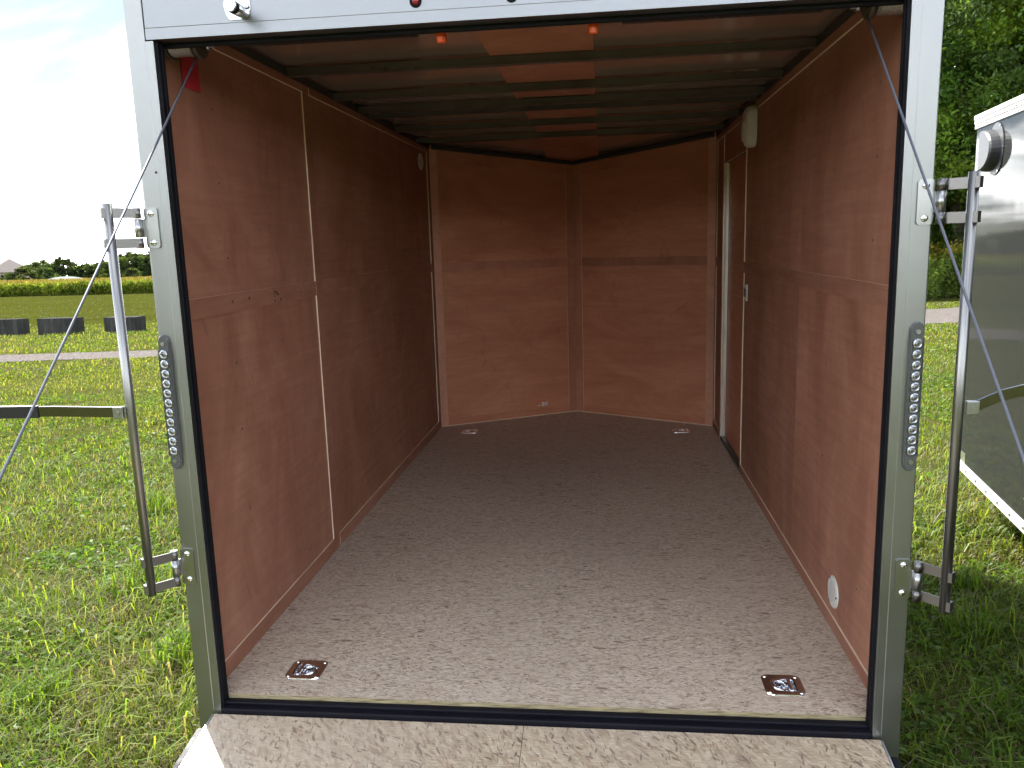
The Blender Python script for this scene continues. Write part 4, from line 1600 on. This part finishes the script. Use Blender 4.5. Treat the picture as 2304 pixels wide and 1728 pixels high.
def tree_parts(seed, H, R, base, nleaf, lsize, pal, clumps=90, leaf='leaf'):
    rg = np.random.default_rng(seed)
    rr = random.Random(seed)
    # trunk with limbs
    bm = bmesh.new()
    pts = [(0, 0, -.1)]
    x = y = 0
    for k in range(1, 7):
        x += rr.uniform(-.02, .02) * H; y += rr.uniform(-.02, .02) * H
        pts.append((x, y, H * .85 * k / 6))
    r0 = H * .016 + .05
    atube(bm, pts, [r0 * (1.25 - k / 6 * 1.08) for k in range(7)], 9)
    for k in range(16):
        t = rr.uniform(.18, .9)
        i = min(5, int(t * 6)); q = Vector(pts[i]).lerp(Vector(pts[i + 1]), t * 6 - i)
        a = rr.uniform(0, 6.28)
        ln = R * rr.uniform(.45, .95) * (1.1 - .6 * t)
        e = q + Vector((math.cos(a) * ln, math.sin(a) * ln, ln * rr.uniform(.2, .8)))
        m_ = q.lerp(e, .5) + Vector((0, 0, -ln * .07))
        rb = r0 * (.45 - .32 * t)
        atube(bm, [q, m_, e], [rb, rb * .6, rb * .2], 6)
    bmesh.ops.recalc_face_normals(bm, faces=bm.faces[:])
    me_t = bpy.data.meshes.new('trunk')
    bm.to_mesh(me_t); bm.free()
    me_t.materials.append(M['bark'])
    # crown: clumps in an egg-shaped volume, mostly near its surface
    c = rg.normal(size=(clumps, 3))
    c /= np.linalg.norm(c, axis=1)[:, None]
    rad = rg.uniform(.42, 1.0, clumps) ** .6
    zc, zh = (base + H) / 2, (H - base) / 2
    prof = 1 - .25 * c[:, 2]
    ctr = np.stack([c[:, 0] * rad * R * prof, c[:, 1] * rad * R * prof, zc + c[:, 2] * rad * zh], 1)
    cs = rg.uniform(.10, .24, clumps) * R
    which = rg.integers(0, clumps, nleaf)
    g_ = rg.normal(size=(nleaf, 3)) * .62
    g_[:, 2] *= .7
    P = ctr[which] + g_ * cs[which][:, None]
    P[:, 2] = np.maximum(P[:, 2], .15)
    pal = np.array(pal)
    ci = rg.integers(0, len(pal), clumps)[which]
    colr = pal[ci] * rg.uniform(.75, 1.25, (nleaf, 1)) * rg.uniform(.55, 1.35, clumps)[which][:, None]
    V, F, C = leaf_cloud(P, lsize, colr, rg)
    me_c = mesh_np('crown', V, F, None, C)
    me_c.materials.append(M[leaf])
    return me_t, me_c


def place_tree(name, meshes, loc, s, rz, label, group, cat='tree', sz=None):
    e = empty(name, loc, (0, 0, rz))
    e.scale = (s, s, sz or s)
    tag(e, label, cat, group)
    for nm, me in zip(('trunk', 'crown'), meshes):
        o = bpy.data.objects.new(nm, me)
        col.objects.link(o)
        o.parent = e
    return e


PAL_WOOD = [(.040, .075, .014), (.055, .098, .018), (.030, .058, .016), (.075, .12, .018), (.045, .082, .026), (.095, .135, .02)]
wood = [tree_parts(21, 17, 4.6, .6, 46000, .21, PAL_WOOD, 150), tree_parts(22, 19, 4.2, .8, 46000, .21, PAL_WOOD, 150), tree_parts(23, 15, 4.8, .4, 46000, .21, PAL_WOOD, 150)]
wl = ['tall leafy tree right beside the rear post, above the goldenrod',
      'tall leafy tree above the front corner of the grey trailer',
      'tall tree with yellow-green crown at the top right corner',
      'tall leafy tree behind the grey trailer roof near the right edge',
      'dark tree deep in the wood seen between rear post and grey trailer',
      'dark tree in the second rank of the wood above the grey trailer',
      'dark tree in the second rank at the right edge of the picture']
wp = [(12.6, 39.5, 1.02, 0), (16.8, 38.6, 1.05, 1), (20.6, 36.4, 1.08, 2), (24.8, 37.4, 1.05, 0), (15.0, 46, 1.15, 1), (20.6, 45, 1.2, 2), (26.5, 44, 1.2, 1)]
for (x, y, s, k), lb in zip(wp, wl):
    place_tree('wood_tree', wood[k], (x, y, 0), s, random.uniform(0, 6), lb, 'trees at the edge of the wood on the right')
# the rest of the wood reads as one mass: behind, to the right and hidden by the trailer
PV, PF, PC = [], [], []
rg = np.random.default_rng(77)
nv = 0
pal = np.array(PAL_WOOD)
for k in range(46):
    if k < 16:
        x, y = rg.uniform(8, 34), rg.uniform(49, 58)
    elif k < 30:
        x, y = rg.uniform(29, 60), rg.uniform(30, 50)
    else:
        x, y = rg.uniform(30, 70), rg.uniform(20, 45)
    H, R = rg.uniform(14, 20), rg.uniform(3.5, 5)
    cl = 40
    c = rg.normal(size=(cl, 3)); c /= np.linalg.norm(c, axis=1)[:, None]
    ctr = np.stack([x + c[:, 0] * R, y + c[:, 1] * R, H * .5 + c[:, 2] * H * .48], 1)
    n = 2600
    wh = rg.integers(0, cl, n)
    P = ctr[wh] + rg.normal(size=(n, 3)) * R * .22
    P[:, 2] = np.maximum(P[:, 2], .2)
    V, F, C = leaf_cloud(P, .5, pal[rg.integers(0, 6, cl)][wh] * rg.uniform(.75, 1.2, (n, 1)), rg)
    PV.append(V); PF.append(F + nv); PC.append(C); nv += len(V)
me = mesh_np('woodland', np.concatenate(PV), np.concatenate(PF), None, np.concatenate(PC))
o = link('woodland', me, M['leaf'])
tag(o, 'dense dark green wood behind the first trees on the right', 'wood', kind='stuff')

# goldenrod and shrubs at the foot of the wood
def shrub_mesh(seed, h, r, n, pal, lsize, tips=None):
    rg = np.random.default_rng(seed)
    stems = 34
    az = rg.uniform(0, 6.28, stems); rr_ = r * np.sqrt(rg.uniform(0, 1, stems))
    hs = h * rg.uniform(.6, 1.05, stems)
    lean = rg.normal(size=(stems, 2)) * .16
    wh = rg.integers(0, stems, n); t = rg.uniform(.05, 1, n)
    P = np.stack([np.cos(az[wh]) * rr_[wh] + lean[wh, 0] * t * h, np.sin(az[wh]) * rr_[wh] + lean[wh, 1] * t * h, hs[wh] * t], 1)
    P += rg.normal(size=P.shape) * .10
    P[:, 2] = np.maximum(P[:, 2], .02)
    pal = np.array(pal)
    C = pal[rg.integers(0, len(pal), n)] * rg.uniform(.7, 1.3, (n, 1))
    if tips is not None:
        sel = t > .84
        C[sel] = np.array(tips) * rg.uniform(.7, 1.2, (sel.sum(), 1))
    V, F, C = leaf_cloud(P, lsize, C, rg, .1, .42)
    # stems as thin blades
    sv, sf, scl = [], [], []
    for i in range(stems):
        b = np.array([math.cos(az[i]) * rr_[i], math.sin(az[i]) * rr_[i], -.05])
        tp = b + np.array([lean[i, 0] * h, lean[i, 1] * h, hs[i] + .05])
        k = len(V) + len(sv)
        sv += [b + [.012, 0, 0], b - [.012, 0, 0], tp - [.004, 0, 0], tp + [.004, 0, 0]]
        sf.append([k, k + 1, k + 2, k + 3]); scl += [(.06, .07, .025)] * 4
    me = mesh_np('foliage', np.concatenate([V, np.array(sv)]), np.concatenate([F, np.array(sf)]), None, np.concatenate([C, np.array(scl)]))
    me.materials.append(M['leaf'])
    return me


gold = shrub_mesh(5, 2.6, 1.1, 5200, [(.06, .085, .018), (.085, .11, .02), (.05, .075, .02)], .17, (.13, .105, .016))
green = shrub_mesh(6, 1.7, 1.0, 4600, [(.07, .105, .025), (.10, .14, .03), (.06, .09, .02)], .16)
sh = [(13.0, 35.2, gold, 1.0, 'yellow-tipped goldenrod clump just right of the rear post'),
      (14.9, 35.6, gold, .92, 'yellow-tipped goldenrod clump behind the right lock bar'),
      (13.4, 34.0, green, .95, 'low pale green shrub in front of the goldenrod at the lawn edge'),
      (16.6, 35.4, green, 1.2, 'green shrub partly behind the corner of the grey trailer'),
      (11.2, 35.6, green, 1.1, 'green shrub at the lawn edge touching the rear post outline')]
for x, y, me, s, lb in sh:
    o = bpy.data.objects.new('goldenrod' if me is gold else 'shrub', me)
    o.location = (x, y, 0); o.scale = (s, s, s); o.rotation_euler = (0, 0, x)
    col.objects.link(o)
    tag(o, lb, 'shrub', 'shrubs at the foot of the wood')

# far trees behind the corn -----------------------------------------------
PAL_FAR_HAZY = [(.050, .075, .030), (.065, .092, .032), (.042, .062, .034), (.08, .105, .035)]  # bluish distance haze is mixed into these leaf colours
far = [tree_parts(31, 10, 5.0, .4, 3600, .95, PAL_FAR_HAZY, 70, 'leaf_far'), tree_parts(32, 8.5, 4.2, .3, 3200, .9, PAL_FAR_HAZY, 60, 'leaf_far'), tree_parts(33, 11.5, 5.4, .4, 3800, 1.0, PAL_FAR_HAZY, 75, 'leaf_far')]


def at_px(px, dist, row=640):
    """ground point below picture column px at horizontal distance dist"""
    c, s = math.cos(YAW), math.sin(YAW)
    F = Vector((-s * math.cos(PIT), c * math.cos(PIT), math.sin(PIT)))
    r = Vector((c, s, 0)); u = r.cross(F)
    R = math.cos(ROLL) * r + math.sin(ROLL) * u
    U = -math.sin(ROLL) * r + math.cos(ROLL) * u
    d = RX @ (F + R * (px - 1152) / FPX - U * (row - 864) / FPX)
    d.z = 0; d.normalize()
    C_ = P0 + RX @ CAM_LOCAL
    return (C_.x + d.x * dist, C_.y + d.y * dist, 0)


ft = [(-12, 320, 0, .80, 'far tree at the left edge, left of the brown roof'),
      (20, 250, 1, .50, 'dark round tree in front of the brown roofed house'),
      (57, 250, 1, .70, 'dark round tree right of the brown roofed house'),
      (78, 330, 1, .80, 'pale green far tree between two dark round ones'),
      (90, 345, 0, .93, 'far tree showing above the pale green one'),
      (104, 250, 1, .66, 'low dark tree left of the long white roof'),
      (121, 345, 1, .98, 'far tree above the left end of the white roof'),
      (150, 345, 2, .92, 'tallest round far tree, above the white roof'),
      (176, 345, 1, .85, 'far tree above the right end of the white roof'),
      (200, 345, 0, .82, 'far tree just left of the slanting cable'),
      (219, 340, 1, .92, 'far tree just right of the slanting cable'),
      (240, 340, 0, .88, 'far tree touching the left side of the lock bar'),
      (262, 330, 2, .88, 'far tree hidden half behind the lock bar'),
      (290, 325, 2, 1.0, 'tall far tree just right of the lock bar'),
      (312, 325, 0, 1.12, 'tall far tree midway between lock bar and rear post'),
      (334, 325, 2, 1.02, 'tall far tree touching the left rear post'),
      (300, 280, 1, .62, 'smaller pale tree in front of the tall far trees')]
for px, d_, k, s, lb in ft:
    place_tree('far_tree', far[k], at_px(px, d_), s, px * .7, lb, 'far trees behind the corn field')
# the tree line all round the horizon, seen only in reflections
PV, PF, PC = [], [], []
nv = 0
pal = np.array(PAL_FAR_HAZY)
for k in range(150):
    a = 2 * math.pi * k / 150 + rg.uniform(-.02, .02)
    dx, dy = math.sin(a), math.cos(a)
    azl = math.degrees(a) % 360
    if 318 < azl < 332: continue          # the individual far trees stand there
    rad = 330 + rg.uniform(-20, 20)
    H, R = rg.uniform(9, 14), rg.uniform(8, 11)
    n = 420
    c = rg.normal(size=(n, 3)); c /= np.linalg.norm(c, axis=1)[:, None]
    P = np.stack([dx * rad + c[:, 0] * R, dy * rad + c[:, 1] * R, H * .5 + c[:, 2] * H * .5], 1)
    V, F, C = leaf_cloud(P, 2.6, pal[rg.integers(0, 4, n)], rg, 0, .8)
    PV.append(V); PF.append(F + nv); PC.append(C); nv += len(V)
me = mesh_np('far_wood', np.concatenate(PV), np.concatenate(PF), None, np.concatenate(PC))
tag(link('far_wood', me, M['leaf_far']), 'distant line of woods round the horizon', 'wood', kind='stuff')

# house and white-roofed building far off ------------------------------------
hx, hy, _ = at_px(27, 290)
H_ = empty('house', (hx, hy, 0), (0, 0, math.radians(40)))
H_.scale = (1.5, 1.5, 1.12)
tag(H_, 'distant house with brown hipped roof among dark trees at left', 'house')
box('wall', -3.6, 3.6, -4.2, 4.2, 0, 3.9, M['house_wall'], H_)
bm = bmesh.new()
b4 = [bm.verts.new(p) for p in ((-4.2, -4.8, 3.9), (4.2, -4.8, 3.9), (4.2, 4.8, 3.9), (-4.2, 4.8, 3.9))]
r2 = [bm.verts.new(p) for p in ((0, -.6, 7.6), (0, .6, 7.6))]
bm.faces.new(b4[::-1])
bm.faces.new((b4[0], b4[1], r2[0])); bm.faces.new((b4[1], b4[2], r2[1], r2[0])); bm.faces.new((b4[2], b4[3], r2[1])); bm.faces.new((b4[3], b4[0], r2[0], r2[1]))
bmesh.ops.recalc_face_normals(bm, faces=bm.faces[:])
link('roof', bm, M['roof_tile'], H_)
for x in (-2, 1.6):
    box('window', x - .5, x + .5, -4.26, -4.195, 1.2, 2.6, M['shell'], H_)
gx, gy, _ = at_px(150, 235)
G_ = empty('low_building', (gx, gy, 0), (0, 0, math.radians(35)))
tag(G_, 'long low white roof showing just above the corn', 'building')
box('wall', -4.4, 4.4, -2, 2, 0, 1.75, M['house_wall'], G_)
bm = bmesh.new()
n = 10
prev = None
for k in range(n + 1):
    x = -4.6 + 9.2 * k / n
    z = 1.76 + .85 * math.sin(math.pi * k / n) ** .7
    cur = [bm.verts.new((x, -2.2, z - .1 * 0)), bm.verts.new((x, 2.2, z)), bm.verts.new((x, 2.2, 1.755)), bm.verts.new((x, -2.2, 1.755))]
    if prev:
        for q in range(4):
            if (prev[q].co - prev[(q + 1) % 4].co).length > 1e-6 or True:
                bm.faces.new((prev[q], prev[(q + 1) % 4], cur[(q + 1) % 4], cur[q]))
    prev = cur
bmesh.ops.recalc_face_normals(bm, faces=bm.faces[:])
link('roof', bm, M['white_roof'], G_)

# corn field ---------------------------------------------------------------
def corn():
    rg = np.random.default_rng(9)
    VV, FF, CC = [], [], []
    nv = 0
    # (y range, count, detail)
    def rows(n, y0, y1, x0, x1, nleaf, hmul=1.0, tassel=True):
        nonlocal nv
        x = rg.uniform(x0, x1, n); y = y0 + (y1 - y0) * rg.uniform(0, 1, n) ** 1.3
        h = rg.uniform(1.30, 1.75, n) * hmul
        # leaves: arched strips of 3 quads
        i = np.repeat(np.arange(n), nleaf)
        m = len(i)
        t = rg.uniform(.12, .95, m)
        az = rg.uniform(0, 6.283, m)
        ln = rg.uniform(.45, .85, m) * (1.1 - .35 * t)
        w_ = rg.uniform(.05, .09, m)
        d = np.stack([np.cos(az), np.sin(az), np.zeros(m)], 1)
        sd_ = np.stack([-np.sin(az), np.cos(az), np.zeros(m)], 1)
        b = np.stack([x[i], y[i], h[i] * t * .9], 1)
        up = rg.uniform(.25, .55, m) * ln
        pts = [b, b + d * (ln * .35)[:, None] + np.array([0, 0, 1]) * up[:, None], b + d * (ln * .75)[:, None] + np.array([0, 0, 1]) * (up * .9)[:, None], b + d * ln[:, None] + np.array([0, 0, 1]) * (up * .1)[:, None]]
        ws = [.5, 1, .8, .08]
        V = np.stack([p + sd_ * (w_ * k * sgn)[:, None] for p, k in zip(pts, ws) for sgn in (-1, 1)], 1)   # m,8,3
        base = nv + np.arange(m)[:, None] * 8
        F = np.concatenate([base + np.array([[2 * q, 2 * q + 1, 2 * q + 3, 2 * q + 2]]) for q in range(3)])
        pal = np.array([(.13, .19, .03), (.17, .22, .035), (.10, .155, .03), (.26, .235, .06), (.22, .16, .05)])
        pr = np.array([.34, .28, .2, .1, .08])
        C = pal[rg.choice(5, m, p=pr)] * rg.uniform(.75, 1.25, (m, 1))
        dry = (t > .7)
        C[dry] = C[dry] * .8 + np.array((.16, .14, .05)) * .2
        VV.append(V.reshape(-1, 3)); FF.append(F); CC.append(np.repeat(C, 8, 0)); nv += m * 8
        # stalk and tassel as thin crossed blades
        for k in range(2):
            o_ = np.array([.016, 0, 0]) if k == 0 else np.array([0, .016, 0])
            b0 = np.stack([x, y, np.full(n, -.05)], 1); tp = np.stack([x + rg.normal(size=n) * .05, y, h], 1)
            V = np.stack([b0 - o_, b0 + o_, tp + o_ * .6, tp - o_ * .6], 1).reshape(-1, 3)
            VV.append(V); FF.append(nv + np.arange(4 * n).reshape(-1, 4)); CC.append(np.tile(np.array([(.15, .18, .05)]), (4 * n, 1))); nv += 4 * n
        if tassel:
            for k in range(3):
                a = rg.uniform(0, 6.28, n)
                b0 = np.stack([x, y, h * .97], 1)
                tp = b0 + np.stack([np.cos(a) * .12, np.sin(a) * .12, np.full(n, .30)], 1)
                o_ = np.stack([-np.sin(a), np.cos(a), np.zeros(n)], 1) * .022
                V = np.stack([b0 - o_, b0 + o_, tp + o_ * .5, tp - o_ * .5], 1).reshape(-1, 3)
                VV.append(V); FF.append(nv + np.arange(4 * n).reshape(-1, 4)); CC.append(np.tile(np.array([(.12, .095, .04)]), (4 * n, 1))); nv += 4 * n
    rows(3000, 84, 90, -98, -38, 9)
    rows(2600, 90, 106, -120, -44, 6)
    rows(3000, 106, 160, -170, -40, 4)
    rows(900, 84, 88, -38, 4, 7)
    rows(900, 84, 88, -150, -98, 7)
    rows(1600, 88, 150, -40, 4, 4)
    me = mesh_np('corn', np.concatenate(VV), np.concatenate(FF), None, np.concatenate(CC))
    o = link('corn_field', me, M['corn'])
    tag(o, 'ripening field of tall yellow-green corn beyond the rough grass', 'corn field', kind='stuff')


corn()

# grass ------------------------------------------------------------------------
def road_side(P):
    """distance from the road's middle line minus half its width"""
    best = np.full(len(P), 1e9)
    for (a, wa), (b, wb) in zip(zip(ROAD, ROADW), zip(ROAD[1:], ROADW[1:])):
        a = np.array(a); b = np.array(b); d = b - a
        t = np.clip(((P - a) @ d) / (d @ d), 0, 1)
        q = np.linalg.norm(P - (a + t[:, None] * d), axis=1) - (wa + (wb - wa) * t) / 2
        best = np.minimum(best, q)
    return best


CX, CY = 0.225, -2.21


def sector(n, a0, a1, d0, d1, rg, power=1.0):
    a = np.radians(rg.uniform(a0, a1, n))
    u = rg.uniform(0, 1, n)
    if power == 0:       # uniform in distance: density falls as 1/d
        d = d0 + (d1 - d0) * u
    else:
        d = np.sqrt(d0 * d0 + (d1 * d1 - d0 * d0) * u)
    return np.stack([CX - np.sin(a) * d, CY + np.cos(a) * d], 1)


def vnoise(P, s, seed):
    """smooth value noise for patchiness"""
    r_ = np.random.default_rng(seed)
    T_ = r_.uniform(0, 1, (64, 64))
    q = P / s
    i = np.floor(q).astype(int); f = q - i
    f = f * f * (3 - 2 * f)
    g = lambda a, b: T_[a % 64, b % 64]
    return (g(i[:, 0], i[:, 1]) * (1 - f[:, 0]) + g(i[:, 0] + 1, i[:, 1]) * f[:, 0]) * (1 - f[:, 1]) + (g(i[:, 0], i[:, 1] + 1) * (1 - f[:, 0]) + g(i[:, 0] + 1, i[:, 1] + 1) * f[:, 0]) * f[:, 1]


def in_rect(P, x0, x1, y0, y1):
    return (P[:, 0] > x0) & (P[:, 0] < x1) & (P[:, 1] > y0) & (P[:, 1] < y1)


def blades(P, hmin, hmax, wmin, wmax, rg, lean=0.7, pal=None, dry=0.12, thin=True):
    keep = road_side(P) > rg.uniform(-.12, .25, len(P))
    keep &= ~in_rect(P, -1.03, 1.03, -2.05, 0.05)         # the ramp lies there
    bare = vnoise(P, .42, 3) * .65 + vnoise(P, 1.3, 13) * .35
    if thin:
        keep &= rg.uniform(0, 1, len(P)) < np.clip(-.25 + 2.3 * bare, .08, 1)
    P = P[keep]; bare = bare[keep]
    n = len(P)
    tall = vnoise(P, .8, 5)
    h = rg.uniform(hmin, hmax, n) * (.55 + .9 * tall)
    w_ = rg.uniform(wmin, wmax, n)
    az = rg.uniform(0, 2 * np.pi, n)
    d = np.stack([np.cos(az), np.sin(az), np.zeros(n)], 1)
    s = np.stack([-np.sin(az), np.cos(az), np.zeros(n)], 1)
    ln = lean * rg.uniform(.25, 1.35, n) * h
    b = np.stack([P[:, 0], P[:, 1], np.full(n, -.004)], 1)
    Z = np.array([0, 0, 1.0])
    m = b + d * (ln * .35)[:, None] + Z * (h * .68)[:, None]
    t = b + d * (ln * 1.1)[:, None] + Z * (h * rg.uniform(.75, 1.0, n))[:, None]
    V = np.stack([b - s * w_[:, None] * .45, b + s * w_[:, None] * .45, m + s * w_[:, None] * .5, m - s * w_[:, None] * .5, t], 1)
    k = np.arange(n)[:, None] * 5
    F4 = k + np.array([[0, 1, 2, 3]])
    F3 = k + np.array([[3, 2, 4]])
    pal = np.array(pal if pal is not None else [(.085, .125, .020), (.125, .160, .026), (.105, .135, .026), (.165, .180, .040)])
    tone = vnoise(P, 1.7, 8)
    C = pal[np.clip((tone * len(pal) + rg.normal(size=n) * .8).astype(int), 0, len(pal) - 1)] * rg.uniform(.55, 1.45, (n, 1))
    isdry = rg.uniform(0, 1, n) < dry * (.4 + 1.6 * (1 - bare))
    C[isdry] = np.array((.185, .150, .105)) * rg.uniform(.6, 1.25, (isdry.sum(), 1))
    return V.reshape(-1, 3), F4, F3, np.repeat(C, 5, 0), n * 5


def broad(P, size, rg):
    """low broad leaves: clover, plantain"""
    keep = (road_side(P) > .1) & ~in_rect(P, -1.03, 1.03, -2.05, 0.05)
    P = P[keep]
    keep = vnoise(P, .4, 21) > .42
    P = P[keep]
    n = len(P)
    p3 = np.stack([P[:, 0], P[:, 1], rg.uniform(.012, .05, n)], 1)
    pal = np.array([(.07, .125, .025), (.085, .145, .03), (.10, .155, .035)])
    return leaf_cloud(p3, size, pal[rg.integers(0, 3, n)] * rg.uniform(.7, 1.25, (n, 1)), rg, .72, .6)


def build_grass():
    rg = np.random.default_rng(4)
    Vs, F4s, F3s, Cs = [], [], [], []
    nv = 0
    def add(V, F4, F3, C, k):
        nonlocal nv
        Vs.append(V); F4s.append(F4 + nv); Cs.append(C)
        if F3 is not None: F3s.append(F3 + nv)
        nv += len(V)
    # left of the trailer (angles left of straight ahead), near to far
    for a0, a1 in ((12, 56), (-46, -10)):
        add(*blades(sector(40000, a0, a1, 2.0, 5.0, rg), .022, .080, .0028, .0062, rg, 1.05, None, .34))
        add(*blades(sector(3600, a0, a1, 2.0, 5.0, rg), .09, .19, .0035, .0068, rg, 1.1, [(.10, .16, .02), (.15, .20, .03), (.19, .215, .05)], .05))
        add(*blades(sector(50000, a0, a1, 4.6, 9.0, rg), .024, .080, .004, .008, rg, 1.0, None, .28))
        add(*blades(sector(4200, a0, a1, 4.6, 9.0, rg), .09, .17, .005, .009, rg, 1.1, [(.10, .16, .02), (.16, .21, .03)], .05))
        add(*blades(sector(56000, a0, a1, 8.5, 18.0, rg, 0), .03, .075, .007, .014, rg))
        add(*blades(sector(54000, a0, a1, 17.0, 36.0, rg, 0), .04, .09, .016, .032, rg))
        V, F, C = broad(sector(20000, a0, a1, 2.0, 6.0, rg), .036, rg); add(V, F, None, C, 0)
        V, F, C = broad(sector(14000, a0, a1, 6.0, 14.0, rg), .05, rg); add(V, F, None, C, 0)
    # lawn all round, thinner
    P = rg.uniform(-9, 9, (60000, 2))
    add(*blades(P, .035, .085, .004, .009, rg))
    # a few taller tufts
    for (x, y, n, r_) in ((-1.75, 1.15, 260, .13), (-1.35, 1.55, 200, .12), (-2.4, 1.9, 160, .14), (-2.2, .75, 180, .13), (1.95, 1.6, 160, .13), (1.75, .9, 200, .14), (2.15, 2.2, 140, .12), (-3.2, 3.4, 130, .15), (1.6, .35, 180, .13)):
        q = np.array([x, y]) + rg.normal(size=(n, 2)) * r_ * .55
        add(*blades(q, .11, .21, .004, .008, rg, .75, [(.085, .15, .02), (.12, .18, .025)], .06, False))
    # rough field beyond the blocks: short dry tussocks
    P = np.stack([rg.uniform(-75, -8, 22000), 25.5 + 58 * rg.uniform(0, 1, 22000) ** 1.6], 1)
    add(*blades(P, .04, .10, .02, .05, rg, 1.3, [(.050, .060, .010), (.058, .060, .014), (.045, .056, .009), (.054, .070, .010)], .0, True))
    me = mesh_np('grass', np.concatenate(Vs), np.concatenate(F4s), np.concatenate(F3s), np.concatenate(Cs))
    # triangles come after the quads: rebuild is handled in mesh_np
    o = link('grass', me, M['grass'])
    tag(o, 'short patchy green lawn with weeds round the trailers', 'grass', kind='stuff')


build_grass()
